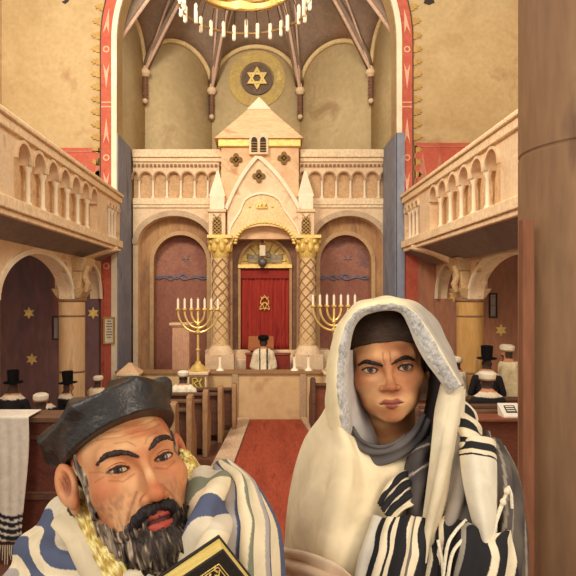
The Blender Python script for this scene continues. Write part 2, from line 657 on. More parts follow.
# ------------------------------------------------------------------ apse behind the ark: five bays, ribs, vault
SPR = 8.72
AP = [Vector((-3.45, 14.3, 0)), Vector((-3.12, 16.0, 0)), Vector((-1.45, 17.4, 0)), Vector((1.10, 17.4, 0)), Vector((2.91, 16.0, 0)), Vector((3.30, 14.3, 0))]
KEY = Vector((AX, ZA + .35, 11.64))
RISE = [1.1, 1.05, 1.22, 1.05, 1.1]
wallm, vault, mold = MB(), MB(), []
NS, NT = 20, 12


def lun(i, s):
    """point on the wall arch of bay i"""
    p = AP[i].lerp(AP[i + 1], (1 - math.cos(PI * s)) / 2)
    p = p.copy()
    p.z = SPR + RISE[i] * math.sin(PI * s)
    return p


def cell(L, t):
    q = L.lerp(KEY, t)
    q = q.copy()
    q.z = L.z + (KEY.z - L.z) * math.sin(t * PI / 2)
    return q


for i in range(5):
    rows = [[Vector((*lun(i, k / NS).xy, 0)) for k in range(NS + 1)], [lun(i, k / NS) for k in range(NS + 1)]]
    wallm.sheet(rows)
    vault.sheet([[cell(lun(i, k / NS), t / NT) for k in range(NS + 1)] for t in range(NT + 1)])
o = wallm.build('wall_apse', APSE, kind='structure', sharp=30)
o.modifiers.new('thick', 'SOLIDIFY').thickness = .12
o = vault.build('ceiling_vault', VAULT, kind='structure', sharp=30)
o.modifiers.new('thick', 'SOLIDIFY').thickness = .12
m = MB()
for i in range(5):
    m.tube([lun(i, k / 28) + Vector((0, -.05, 0)) for k in range(29)], .065, 8)
m.build('trim_9', mat('pale_arch_moulding', (222, 190, 134), (234, 206, 152), scale=3), kind='structure')
m = MB()
for i in range(0, 6):
    L = AP[i].copy(); L.z = SPR
    m.tube([cell(L, t / 20) - Vector((0, .05, .03)) for t in range(21)], .042, 8)
    for d, j in ((.34, i), (-.34, i - 1)):
        if 0 <= j < 5 and 0 < i < 5:
            T = lun(j, .5) if 1 else None
            K2 = cell(T, .62)
            pts = []
            for t in range(15):
                q = L.lerp(K2, t / 14).copy()
                q.z = L.z + (K2.z - L.z) * math.sin(t / 14 * PI / 2)
                pts.append(q - Vector((0, .04, .05)))
            m.tube(pts, .03, 8)
m.build('trim_10', RIB, kind='structure')
# corbels where the ribs land
names = ['beside the left red border', 'left of the star medallion', 'right of the star medallion', 'beside the right red border']
for i in range(1, 5):
    p = AP[i]
    d = Vector((0, -1, 0)) if i in (2, 3) else Vector((.25 if i == 1 else -.25, -1, 0)).normalized()
    c = p + d * .1
    e = empty('wall_corbel', (c.x, c.y, SPR - .95), 'slender hanging wall corbel with pale knobs, ' + names[i - 1], 'corbel', 'corbels between the apse arches')
    m = MB(); m.lathe([(.02, .0), (.05, .04), (.05, .1), (.06, .14), (.06, .72), (.08, .78)], n=12)
    for k in range(6):
        m.lathe([(.06, .16 + k * .09), (.078, .2 + k * .09), (.06, .24 + k * .09)], n=12)
    m.build('shaft', mat('dark_corbel_stone', (120, 84, 66), (140, 98, 74), scale=6), e)
    m = MB(); m.lathe([(.08, .76), (.14, .84), (.14, .9), (.1, .96)], n=12); m.build('knob', STONE, e)
    m = MB(); m.ball((0, -.02, .12), .075); m.build('knob', STONE, e)
# the star of David on its painted medallion
sp = at(257, 78, 17.28)
e = empty('star_emblem', (sp.x, 17.38, sp.z), 'gold six-pointed star of David on a dark round medallion above the gable', 'star')
m = MB(); m.ring(arcpts(0, 0, .36, 0, 2 * PI, 40)[:-1], arcpts(0, 0, .46, 0, 2 * PI, 40)[:-1], -.05, 0, closed=True)
m.ring(arcpts(0, 0, .36, 0, 2 * PI, 40)[:-1], arcpts(0, 0, .001, 0, 2 * PI, 40)[:-1], -.03, 0, closed=True)
m.build('medallion', mat('grey_brown_medallion', (128, 104, 78), (112, 92, 74), (146, 120, 82), scale=3), e)
m = MB(); m.ring(arcpts(0, 0, .50, 0, 2 * PI, 40)[:-1], arcpts(0, 0, .82, 0, 2 * PI, 40)[:-1], -.015, 0, closed=True)
m.build('painted_halo', mat('yellow_halo_paint', (206, 176, 96), (190, 160, 102), (222, 194, 112), scale=2.5), e)
m = MB()
for up in (1, -1):
    tri = lambda r: [(r * math.cos(PI / 2 * up + k * 2 * PI / 3), r * math.sin(PI / 2 * up + k * 2 * PI / 3)) for k in range(3)]
    m.ring(tri(.20), tri(.33), -.11 - .01 * up, -.06, closed=True)
m.build('star', BRASS, e, smooth=False)

# ------------------------------------------------------------------ the ark screen
YA = 15.0
U = lambda px: (px - CX) * YA / FOC
V = lambda py: EYE - (py - CY) * YA / FOC
ark = empty('ark_screen', (0, YA, 0), 'cream stone ark screen with steep gable, blind arcades and twisted columns under the great arch', 'ark screen')
w = MB()
for sgn, (a, b, c, d, e0, e1) in ((-1, (133, 138, 211, 224, 152, 205)), (1, (389, 384, 313, 298, 373, 321))):
    X = lambda p, q: (min(U(p), U(q)), max(U(p), U(q)))
    x0, x1 = X(b, c)
    w.region(X(a, b), [0, 0], [V(206)] * 2, 0, .3)
    w.region(X(c, d), [0, 0], [V(206)] * 2, 0, .3)
    arch_region(w, x0, x1, V(244), V(206), 0, .3, rise=V(216) - V(244))
    w.region(X(a, d), [V(206)] * 2, [V(150)] * 2, .12, .3)
w.build('facade_wall', STONE, ark)
for sgn, a, d, cs in ((-1, 133, 222, (132, 145.8, 159.7, 173.6, 187.5, 201.3, 214)), (1, 300, 389, (301, 315, 329.3, 343.6, 357.8, 372, 386))):
    lint, string, dent, arcm = MB(), MB(), MB(), MB()
    m = MB(); m.box(U(a), U(d), .095, .12, V(199), V(166)); m.build('arcade_panel', mat('darker_panel_stone', (196, 154, 110), (210, 170, 124), (178, 138, 100), scale=2), ark)  # panel behind the arcade, a darker tan of its own
    for i, c in enumerate(cs):
        xl, xr = max(U(c - 5.2), U(a)), min(U(c + 5.2), U(d))
        if xr - xl > .1:
            arch_region(lint, xl, xr, V(177.5), V(160), 0, .12, rise=.13)
            r0 = MB(); r0.ring(archline(xl, xr, V(180), V(177.5), 14, .13, -.0), archline(xl, xr, V(180), V(177.5), 14, .13, .035), -.03, .02)
            arcm.add(r0.v, r0.f)
        if i < len(cs) - 1:
            n0, n1 = U(c + 5.2), U(cs[i + 1] - 5.2)
            lint.region([n0, n1], [V(178)] * 2, [V(160)] * 2, 0, .12)
            q = MB(); xm = (n0 + n1) / 2
            q.lathe([(.05, V(198)), (.05, V(196.5)), (.032, V(195.5)), (.03, V(182)), (.055, V(179.5)), (.055, V(178))], (xm, .05), n=10)
            q.build('colonnette', WHITE, ark)
    string.box(U(a), U(d), -.06, .1, V(205), V(198.5))
    string.box(U(a), U(d), -.04, .1, V(208), V(205))
    string.box(U(a), U(d), -.10, .3, V(158), V(150))
    string.box(U(a), U(d), -.05, .1, V(162), V(158))
    n = 22
    for k in range(n):
        x = U(a) + (U(d) - U(a)) * (k + .5) / n
        dent.box(x - .03, x + .03, -.05, 0, V(167), V(164.5))
    lint.build('blind_arcade', STONE, ark)
    arcm.build('arch_moulding', mat('brown_arch_moulding', (176, 136, 98), (190, 150, 110), scale=4), ark)
    string.build('cornice', mat('pale_cornice_stone', (236, 204, 160), (246, 218, 176), scale=2, bump=.06), ark, bevel=.015)
    dent.build('dentil_course', mat('brown_dentils', (150, 104, 70), (166, 120, 82), scale=5), ark)
# archivolts over the side niches, the reveals and the murals inside
for (b, c, e0, e1) in ((138, 211, 152, 206), (314, 384, 321, 373)):
    m = MB(); m.ring(archline(U(b), U(c), V(244), V(244), 24, V(216) - V(244)), archline(U(b) , U(c), V(244), V(244), 24, V(216) - V(244), .14), -.05, .02)
    m.build('archivolt', mat('grey_archivolt_stone', (190, 160, 126), (206, 178, 142), scale=3), ark)
    m = MB()
    m.region([U(b) - .02, U(e0)], [0, 0], [V(262)] * 2, .28, .5)
    m.region([U(e1), U(c) + .02], [0, 0], [V(262)] * 2, .28, .5)
    xs = [U(e0) + (U(e1) - U(e0)) * (.5 - .5 * math.cos(PI * i / 24)) for i in range(25)]
    xc, r = (U(e0) + U(e1)) / 2, (U(e1) - U(e0)) / 2
    lo = [V(262) + (V(234) - V(262)) * math.sqrt(max(0, 1 - ((x - xc) / r) ** 2)) for x in xs]
    m.region([U(b) - .02, *xs, U(c) + .02], [V(262), *lo, V(262)], [V(214)] * 27, .28, .5)
    m.build('niche_reveal', mat('ochre_reveal', (196, 152, 100), (176, 132, 92), (150, 112, 84), scale=1.4, stretch=(2, 1, .5)), ark)
    m = MB(); m.ring(archline(U(e0), U(e1), V(375), V(262), 24, V(234) - V(262), -.0), archline(U(e0), U(e1), V(375), V(262), 24, V(234) - V(262), .1), .22, .3)
    m.build('niche_moulding', mat('tan_niche_stone', (206, 168, 120), (186, 146, 102), scale=3), ark)
    m = MB(); m.box(U(b), U(c), .55, .65, 0, V(279)); m.build('niche_mural', NICHE, ark)
    m = MB(); m.box(U(b), U(c), .55, .65, V(279), V(214)); um = m.build('niche_lunette', NICHE_UP, ark)
    m = MB()
    for dy, a in ((0, 0), (1.6, 2)):
        m.tube([(U(e0) + (U(e1) - U(e0)) * k / 30, .54, V(277 + dy) + .05 * math.sin(k * .7 + a) * math.exp(-((k - 15) / 9) ** 2) * -1 + .04 * abs(math.sin(k * .5 + a))) for k in range(31)], .03, 6)
    m.build('wave_band', mat('blue_grey_band', (132, 122, 126), (112, 100, 108), scale=6), ark)
    m = MB(); star6(m, xc + .1, V(256), .12, .52, .56, .35); m.build('painted_star', mat('dull_star_paint', (150, 116, 106), (160, 124, 112), scale=5), ark, smooth=False)
# the tower, its roof and windows
tw = MB(); tw.box(U(222), U(298), -.28, .5, V(240), V(148)); tw.build('tower', STONE2, ark)
tx = U(259)
m = MB(); m.box(U(219), U(300), -.36, .6, V(150), V(142)); m.build('eave_band', GOLD, ark, bevel=.02)
m = MB(); m.frust((tx, .1), U(303) - U(216), 1.06, .56, .3, V(142.5), V(110)); m.build('roof', mat('peach_roof_slabs', (226, 182, 134), (236, 196, 148), (208, 158, 112), scale=1.8, stretch=(.4, 1, 2.2), bump=.08), ark)
m = MB(); m.frust((tx, .1), .60, .34, .02, .02, V(110), V(96)); m.build('roof_cap', WHITE, ark)
m = MB()
m.ring([(U(216), V(142.5)), (tx - .29, V(110)), (tx, V(96)), (tx + .29, V(110)), (U(303), V(142.5))], [(U(214), V(142)), (tx - .31, V(109)), (tx, V(94.6)), (tx + .31, V(109)), (U(305), V(142))], -.40, -.32)
b = MB(); n_ = 4
m = MB(); m.box(U(249.5), U(268), -.42, -.2, V(158), V(147)); arch_region(m, U(249.5), U(258.7), V(147), V(137.5), -.42, -.2, rise=.16); arch_region(m, U(258.7), U(268), V(147), V(137.5), -.42, -.2, rise=.16)
m = MB(); m.prism(archline(U(249.5), U(268), V(158), V(143), 16, .17), -.42, -.2); wf = m.build('twin_window', STONE, ark)
for c in (254.5, 263):
    q = MB(); q.prism(archline(U(c - 2.9), U(c + 2.9), V(156), V(145.5), 12, .1), -.44, -.4); q.build('dark_light', INK, wf)
    q = MB()
    for k in range(4): q.box(U(c - 2.9), U(c + 2.9), -.46, -.44, V(155 - k * 2.6), V(154.5 - k * 2.6))
    q.build('louvre', OCHRE, wf)


def quatre(mb, x, z, r, y0, y1):
    for k in range(4):
        a = k * PI / 2
        mb.prism(arcpts(x + r * .62 * math.cos(a), z + r * .62 * math.sin(a), r * .45, 0, 2 * PI, 14)[:-1], y0, y1)
    mb.prism([(x - r * .5, z), (x, z - r * .5), (x + r * .5, z), (x, z + r * .5)], y0, y1)


# steep gable with curved sides over the ark arch
gx0, gx1, gap = U(228.5), U(297), U(258)
xs, hi = [], []
for k in range(41):
    x = gx0 + (gx1 - gx0) * k / 40
    s = (x - gx0) / (gap - gx0) if x < gap else (gx1 - x) / (gx1 - gap)
    xs.append(x); hi.append(V(213) + (V(163) - V(213)) * (s ** .92) + .10 * math.sin(PI * s))
xc, r = U(264.5), U(296) - U(264.5)


def arch_lo(x, zs=V(247), rise=V(228) - V(247), rr=None):
    rr = rr or r
    return zs + rise * math.sqrt(max(0, 1 - ((x - xc) / rr) ** 2))


m = MB(); m.region(xs, [arch_lo(x) for x in xs], hi, -.46, .3); m.build('gable', STONE, ark)
m = MB(); m.ring(list(zip(xs, hi)), [(x + (-.06 if x < gap else .06), h + .07) for x, h in zip(xs, hi)], -.54, -.3); m.build('gable_coping', WHITE, ark)
# trefoil archivolt with a gold crown on it
tf = [(231, 238), (232, 231), (235, 225), (239, 219), (242, 214), (243.5, 209), (246, 204), (251, 200.5), (257, 198.5), (262, 198), (267, 198.5), (273, 200.5), (278, 204), (281, 209), (283, 214), (287, 219), (291, 225), (295, 231), (297, 238)]
txs = [U(a) for a, b in tf]
m = MB(); m.region(txs, [max(arch_lo(x), V(247)) for x in txs], [V(b) for a, b in tf], -.53, -.46); m.build('trefoil_archivolt', mat('pale_gold_stone', (232, 196, 140), (240, 210, 156), scale=3), ark)
m = MB(); m.ring([(x, V(b)) for x, (a, b) in zip(txs, tf)], [(xc + (x - xc) * 1.05, V(b) + .05) for x, (a, b) in zip(txs, tf)], -.57, -.46)
m.build('trefoil_moulding', WHITE, ark)
m = MB()
for k in range(24):
    a = PI * (k + .5) / 24
    x = xc + r * .9 * math.cos(a); z = V(247) + (V(226.5) - V(247)) * math.sin(a) * 1.03
    m.ball((x, -.53, z + .02), (.05, .03, .035), 8, 5)
m.build('gilt_beading', GOLD, ark)
m = MB()
m.tube([(U(257), -.55, V(211)), (U(258), -.55, V(207.5)), (U(260), -.55, V(210)), (U(262), -.55, V(206.5)), (U(264), -.55, V(210)), (U(266), -.55, V(207.5)), (U(267), -.55, V(211)), (U(257), -.55, V(211))], .03, 6)
m.build('gilded_ornament', GOLD, ark)
for px in (250, 272):
    m = MB(); m.ball((U(px), -.54, V(210)), .03, 8, 5); m.build('gilt_stud', GOLD, ark)
for px, py, rr, y0 in ((236.5, 162.5, .15, -.31), (283.5, 161, .15, -.31), (259, 180, .15, -.49)):
    m = MB(); quatre(m, U(px), V(py), rr, y0 - .02, y0 + .04)
    m.build('quatrefoil', mat('dark_quatrefoil', (116, 84, 44), (140, 104, 58), scale=5), ark, smooth=False)
# piers, grilles, pinnacles, columns
for (c, kx) in ((218.5, 8), (304.5, 8)):
    m = MB(); m.box(U(c - kx), U(c + kx), -.5, .1, V(240), V(213)); m.box(U(c - kx - 1), U(c + kx + 1), -.55, .1, V(215), V(212)); m.build('pier', STONE, ark, bevel=.01)
    m = MB(); m.prism(archline(U(c - 4.2), U(c + 4.2), V(236), V(226), 14, .16), -.53, -.5); g = m.build('grille_window', DARK, ark)
    m = MB()
    for k in range(-3, 4):
        for s_ in (1, -1):
            x0, x1 = U(c - 4), U(c + 4)
            z0 = V(231) + k * .09
            m.tube([(x0, -.54, z0 - s_ * .09), (x1, -.54, z0 + s_ * .09)], .011, 5)
    m.build('lattice', OCHRE, g)
    m = MB(); m.box(U(c - 7), U(c + 7), -.46, .0, V(212), V(199)); m.frust((U(c), -.23), .4, .44, .05, .05, V(199), V(173)); m.build('pinnacle', WHITE, ark)
for c, lab in ((221.5, 0), (306.5, 0)):
    x = U(c)
    q = MB()
    q.lathe([(.22, V(347)), (.21, V(340)), (.195, V(300)), (.185, V(259))], (x, -.38), n=24); cl = q.build('column_shaft', mat('twisted_column_stone', (216, 178, 124), (226, 190, 136), (184, 144, 104), scale=5, bump=.2, fine=.12), ark)
    q = MB()
    for k in range(5):
        for s_ in (1, -1):
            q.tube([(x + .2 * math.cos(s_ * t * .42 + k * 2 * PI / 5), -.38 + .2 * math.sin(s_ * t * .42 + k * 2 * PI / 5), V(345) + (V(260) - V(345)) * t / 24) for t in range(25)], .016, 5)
    q.build('spiral_fillet', mat('spiral_brown_stone', (150, 112, 80), (164, 126, 92), scale=6), cl)  # spiral fillets in a browner stone than the shaft
    q = MB()
    q.lathe([(.19, V(259)), (.21, V(257)), (.22, V(254)), (.25, V(248)), (.3, V(242)), (.3, V(240.5))], (x, -.38), n=16); q.box(x - .3, x + .3, -.68, -.08, V(240.5), V(237.5))
    for k in range(8):
        a = k * PI / 4 + .2
        q.ball((x + .24 * math.cos(a), -.38 + .24 * math.sin(a), V(249)), (.07, .07, .12), 8, 6)
        q.ball((x + .27 * math.cos(a + .4), -.38 + .27 * math.sin(a + .4), V(243.5)), (.06, .06, .07), 8, 6)
    q.build('gilded_capital', GOLD, ark)
    q = MB(); q.lathe([(.33, V(352)), (.31, V(349)), (.25, V(346)), (.22, V(344))], (x, -.38), n=20); q.box(x - .34, x + .34, -.72, .0, 0, V(352)); q.build('column_base', STONE, ark)
# centre: recessed arch, frame, gold lunette
m = MB()
rr = U(296) - xc
m.region([U(224), U(233)], [0, 0], [V(247)] * 2, -.3, .5)
m.region([U(296), U(299)], [0, 0], [V(247)] * 2, -.3, .5)
m.build('ark_jamb', UMBER, ark)
m = MB()
m.ring(archline(U(240), U(290.5), V(352), V(265), 24), archline(U(232), U(298), V(352), V(258), 24, V(226) - V(258)), .1, .5)
m.build('ark_reveal', mat('mauve_brown_reveal', (128, 92, 72), (148, 110, 84), (110, 80, 72), scale=1.5), ark)
m = MB(); m.ring(archline(U(240.5), U(289.5), V(352), V(265), 24), archline(U(238), U(292), V(352), V(265), 24), .04, .14); m.build('ark_frame', mat('bronze_frame', (170, 132, 88), (190, 150, 100), scale=4), ark)
m = MB(); m.prism(arcpts(U(265), V(265), U(290) - U(265), PI, 0, 28), .3, .5); lu = m.build('gilded_lunette', GOLD, ark)
m = MB()
for k in range(9):
    a = PI * (k + .5) / 9
    m.tube([(U(265) + .2 * math.cos(a), .28, V(264) + .2 * math.sin(a)), (U(265) + .56 * math.cos(a), .28, V(264) + .56 * math.sin(a))], .012, 5)
m.build('ray', OCHRE, lu)
m = MB()
for k in range(6): m.ball((U(250 + k * 6), .27, V(256.5 - (2.5 if k in (2, 3) else 0))), (.09, .05, .085), 8, 6)
m.box(U(248), U(282), .24, .3, V(262), V(258)); m.build('carved_lions', mat('grey_carving', (150, 136, 112), (166, 150, 120), scale=8), lu)
m = MB(); m.box(U(238), U(292), .0, .3, V(268), V(264.5)); m.build('lunette_sill', BRASS, ark)
m = MB(); m.box(U(205), U(330), -.0, .6, 0, V(350)); m.box(U(228), U(300), -.25, .0, 0, V(358)); m.build('ark_step', STONE, ark, bevel=.02)
# curtain of the ark
ct = empty('ark_curtain', (U(264.7), YA + .1, V(350)), 'tall crimson velvet ark curtain with small gold crest, behind the rabbi', 'curtain')
rows = []
hh = V(267.5) - V(350)
for j in range(13):
    z = hh * j / 12
    rows.append([((U(290) - U(239.5)) * (k / 72 - .5), .05 + .022 * math.sin(k * 1.05 + .3 * math.sin(j * .4)) * (1 - .3 * j / 12) + .012 * math.sin(k * .37 + 1), z) for k in range(73)])
m = MB(); m.sheet(rows); o = m.build('velvet', CURT, ct); o.modifiers.new('thick', 'SOLIDIFY').thickness = .02
m = MB(); m.box(-.64, .64, -.0, .03, hh - .27, hh - .05); m.build('valance', mat('deep_crimson_valance', (134, 38, 30), (150, 46, 34), scale=4, stretch=(3, 1, .5)), ct)
m = MB()
for c, z, s in ((0, 1.15, 1),):
    m.tube([(c + .13 * math.sin(t * .42) * (1 - t / 60), .0, z - .16 + .02 * t + .05 * math.cos(t * .9)) for t in range(16)], .014, 5)
    m.tube([(c - .13 * math.sin(t * .42) * (1 - t / 60), .0, z - .16 + .02 * t + .05 * math.cos(t * .9)) for t in range(16)], .014, 5)
    m.tube([(c - .1, .0, z + .18), (c - .05, .0, z + .12), (c, 0, z + .22), (c + .05, 0, z + .12), (c + .1, 0, z + .18)], .014, 5)
    m.tube([(c - .06, 0, z + .02), (c, 0, z - .16), (c + .06, 0, z + .02)], .016, 5)
m.build('gold_crest', GOLD, ct)
# eternal lamp
lp = empty('eternal_lamp', (U(262.5), YA - .1, V(262.5)), 'small dark globe lamp hanging on a rod before the gold lunette', 'lamp')
m = MB(); m.ball((0, 0, 0), .115, 16, 10); m.lathe([(.05, -.14), (.03, -.11), (.06, -.09)], n=12); m.build('globe', mat('dark_pewter', (88, 80, 76), (120, 112, 104), scale=8, rough=.35, metal=.3), lp)
m = MB(); m.box(-.035, .035, -.03, .03, .1, V(226) - V(262.5)); m.build('rod', mat('dark_red_rod', (110, 56, 44), (124, 66, 50), scale=6), lp)
m = MB(); m.box(-.07, .07, -.05, .0, .16, .42); m.build('tablet', mat('pale_tablet', (214, 196, 160), (226, 208, 172), scale=8), lp)

# parapet before the ark
m = MB(); m.box(-3.2, 2.98, 13.2, 13.45, 0, 1.02)
pp = m.build('sandstone_parapet', mat('sandstone_panel', (206, 168, 118), (218, 182, 132), (190, 150, 104), scale=.9, bump=.06, fine=.06), label='plain sandstone parapet across the head of the red carpet, before the ark', cat='parapet')
m = MB(); m.box(-3.22, 3.0, 13.14, 13.5, 1.02, 1.07); m.build('coping', mat('dark_ledge', (150, 112, 74), (168, 128, 88), scale=3), pp)
for q in (232, 300):
    m = MB(); m.box(at(q, 0, 13.15).x, at(q + 6, 0, 13.15).x, 13.15, 13.2, 0, 1.02); m.build('panel_edge', mat('grey_sandstone', (176, 146, 112), (190, 158, 122), scale=3), pp)
for px, lab in ((220, 'short cream candle on the sandstone ledge, below the left twisted column'), (294.5, 'short cream candle on the sandstone ledge, right beside the dark red covered table'), (308.5, 'short cream candle on the sandstone ledge, below the right twisted column')):
    p = at(px, 371, 13.32)
    e = empty('candle', (p.x, 13.32, 1.07), lab, 'candle', 'candles on the sandstone ledge')
    m = MB(); m.lathe([(.09, 0), (.08, .02), (.045, .05), (.035, .07), (.03, .30)], n=12); m.build('wax', IVORY, e)
    m = MB(); m.lathe([(.004, .3), (.006, .32), (.003, .34)], n=6); m.build('wick', INK, e)
for px0, px1, lab in ((246, 256, 'low table under a dark red cloth, left of the rabbi'), (273, 290, 'low table under a dark red cloth, right of the rabbi')):
    a, b = at(px0, 0, 14.3).x, at(px1, 0, 14.3).x
    e = empty('covered_table', ((a + b) / 2, 14.34, 0), lab, 'table', 'red covered tables before the ark')
    hw = (b - a) / 2
    m = MB(); m.box(-hw, hw, -.11, .11, 0, 1.32); m.build('cloth', mat('dark_red_cloth', (124, 46, 34), (140, 54, 40), scale=4), e, bevel=.02)
    m = MB(); m.box(-hw - .02, hw + .02, -.13, .13, 1.32, 1.36); m.build('table_top', WOODR, e, bevel=.01)
e = empty('lectern', (at(261, 0, 14.65).x, 14.65, 0), 'brown wooden lectern before the crimson curtain, behind the rabbi', 'lectern')
m = MB(); m.box(-.26, .26, -.12, .1, 0, 1.4); m.build('body', WOODR, e, bevel=.02)
m = MB(); m.add([(-.31, -.16, 1.4), (.31, -.16, 1.4), (.31, .14, 1.5), (-.31, .14, 1.5), (-.31, -.16, 1.5), (.31, -.16, 1.5), (.31, .14, 1.74), (-.31, .14, 1.74)], [(0, 3, 2, 1), (4, 5, 6, 7), (0, 1, 5, 4), (1, 2, 6, 5), (2, 3, 7, 6), (3, 0, 4, 7)]); m.build('desk_slope', mat('tan_brown_wood', (152, 88, 50), (168, 102, 60), scale=4), e, bevel=.01)

# ------------------------------------------------------------------ menorahs on emblem plinths
def plinth(x, y, top, lab, pyramid):
    e = empty('emblem_plinth', (x, y, 0), lab, 'plinth', 'cream plinths with gold emblems')
    m = MB(); m.box(-.2, .2, -.2, .2, 0, top - .06); m.box(-.24, .24, -.24, .24, top - .06, top); m.build('block', STONE, e, bevel=.012)
    m = MB(); m.box(-.16, .16, -.215, -.19, top - .36, top - .09); m.build('dark_panel', mat('olive_panel', (120, 92, 48), (140, 110, 60), scale=5), e)
    m = MB()
    for q in ([(-.09, -.1), (-.09, .09), (-.02, .1), (.02, .04), (-.06, .0), (.0, -.1)], [(.1, .09), (.05, .0), (.1, -.09), (.03, -.1)]):
        m.tube([(a, -.222, top - .225 + b) for a, b in q], .02, 6)
    m.build('gold_emblem', GOLD, e)
    if pyramid:
        m = MB(); m.frust((0, 0), .46, .46, .06, .06, top, top + .2); m.build('pyramid_cap', STONE2, e)


def menorah(x, y, z, sc, lab):
    e = empty('menorah', (x, y, z), lab, 'menorah', 'seven-branched brass menorahs before the ark')
    m = MB(); m.lathe([(.24, 0), (.24, .03), (.2, .05), (.15, .12), (.07, .17), (.06, .22)], n=6); m.build('foot', BRASS, e)
    m = MB(); m.lathe([(.03, .2), (.03, .45), (.055, .48), (.03, .51), (.028, .82), (.07, .86), (.07, .89), (.028, .93), (.028, 1.02), (.05, 1.05), (.028, 1.08), (.025, 1.36)], n=12); m.build('stem', BRASS, e)
    for k, (R, zb) in enumerate(((.45, .87), (.30, .97), (.15, 1.08))):
        m = MB()
        ztop = 1.36
        pts = []
        for t in range(25):
            a = PI + PI * t / 24
            pts.append((R * math.cos(a), 0, ztop + (ztop - zb) * math.sin(a)))
        m.tube(pts, .024, 8)
        m.build('branch', BRASS, e)
    for i in range(-3, 4):
        xx = i * .15
        m = MB(); m.lathe([(.02, 1.34), (.055, 1.38), (.055, 1.41), (.03, 1.42)], (xx, 0), n=10); cu = m.build('candle_cup', BRASS, e)
        m = MB(); m.lathe([(.026, 1.41), (.026, 1.62), (.006, 1.63), (.004, 1.66)], (xx, 0), n=8); m.build('candle', IVORY, e)
    e.scale = (sc, sc, sc)


a = at(198, 371, 12.85); plinth(a.x, 12.85, a.z, 'cream plinth with gold emblem carrying the left menorah, behind the pew ends', False)
menorah(a.x, 12.85, a.z, .95, 'brass seven-branched menorah left of the ark, beside the rose stone pedestal')
b = at(334, 371, 12.85); plinth(b.x, 12.85, a.z, 'cream plinth carrying the right menorah, behind the hooded youth', False)
menorah(b.x, 12.85, a.z, 1.0, 'brass seven-branched menorah right of the ark, above the white hood')
b = at(130, 372, 12.85); plinth(b.x, 12.85, b.z, 'cream plinth with gold emblem and pyramid cap by the blue arch reveal', True)
p = at(181, 364, 14.0)
e = empty('pedestal', (p.x, 14.1, 0), 'square rose stone pedestal standing before the left niche mural', 'pedestal')
m = MB(); m.box(-.2, .2, -.17, .17, .0, 2.02); m.build('shaft', mat('rose_pedestal_stone', (196, 146, 114), (208, 160, 126), (170, 120, 96), scale=2, stretch=(2, 2, .5)), e, bevel=.02)
m = MB(); m.frust((0, 0), .4, .34, .5, .44, 1.98, 2.04); m.box(-.26, .26, -.23, .23, 2.04, 2.1); m.build('pedestal_cap', STONE2, e, bevel=.01)
# broken brown ledge stones in the left corner of the parapet
# ------------------------------------------------------------------ chandelier
m = MB(); m.box(-WX, WX, 9.85, 10.15, 12.1, 12.5); m.build('ceiling_beam', WOOD, kind='structure')
for x in (-WX - .3, WX):
    m = MB(); m.box(x, x + .3, 9.7, 10.3, 9.5, 12.5); m.build('wall_pier', TAN, kind='structure')
cz = 7.44
ch = empty('chandelier', (-.29, 10, cz), 'large gold ring chandelier with hanging ivory candles under the vault', 'chandelier')
m = MB()
n = 96
inn, out = [], []
for k in range(n):
    a = 2 * PI * k / n
    r_ = .80 + .10 * abs(math.sin(a * 3.5 + .4))
    inn.append((r_ * math.cos(a), r_ * math.sin(a))); out.append(((r_ + .03) * math.cos(a), (r_ + .03) * math.sin(a)))
vs, fs = [], []
for (a, b), (c, d) in zip(inn, out): vs += [(a, b, .46), (c, d, .44), (c, d, .62), (a, b, .60)]
for i in range(n):
    for k in range(4): fs.append((4 * i + k, 4 * ((i + 1) % n) + k, 4 * ((i + 1) % n) + (k + 1) % 4, 4 * i + (k + 1) % 4))
m.add(vs, fs); m.build('scalloped_band', GOLD, ch)
m = MB()
for z_, r_ in ((.45, .86), (.61, .86), (.12, 1.08)):
    m.tube([(r_ * math.cos(2 * PI * k / 64), r_ * math.sin(2 * PI * k / 64), z_) for k in range(65)], .022, 6)
m.build('hoop', mat('dark_gold_hoop', (150, 112, 60), (180, 140, 80), scale=8, metal=.3, rough=.4), ch)
for k in range(30):
    a = 2 * PI * (k + .5) / 30
    r_ = 1.08 if k % 3 else 1.0
    x, y = r_ * math.cos(a), r_ * math.sin(a)
    big = k % 5 == 2
    m = MB(); m.lathe([(.018, -.02 if not big else .04), (.034, .0 if not big else .05), (.034, 0.25 if not big else .36), (.012, .28 if not big else .40)], (x, y), n=8); o = m.build('candle', IVORY, ch)
    m = MB(); m.tube([(x, y, .2), (x * .88, y * .88, .5)], .008, 5); m.build('drop_wire', INK, o)
m = MB()
for k in range(4):
    a = PI / 2 * k + .5
    m.tube([(.85 * math.cos(a), .85 * math.sin(a), .6), (.1 * math.cos(a), .1 * math.sin(a), 2.2)], .016, 5)
m.tube([(0, 0, 2.15), (0, 0, 12.1 - cz)], .03, 6); m.ball((0, 0, 2.2), .14)
m.build('suspension', mat('dark_gold_hoop', (0, 0, 0)), ch)

# ------------------------------------------------------------------ galleries
RL = (3.22, 2.2)


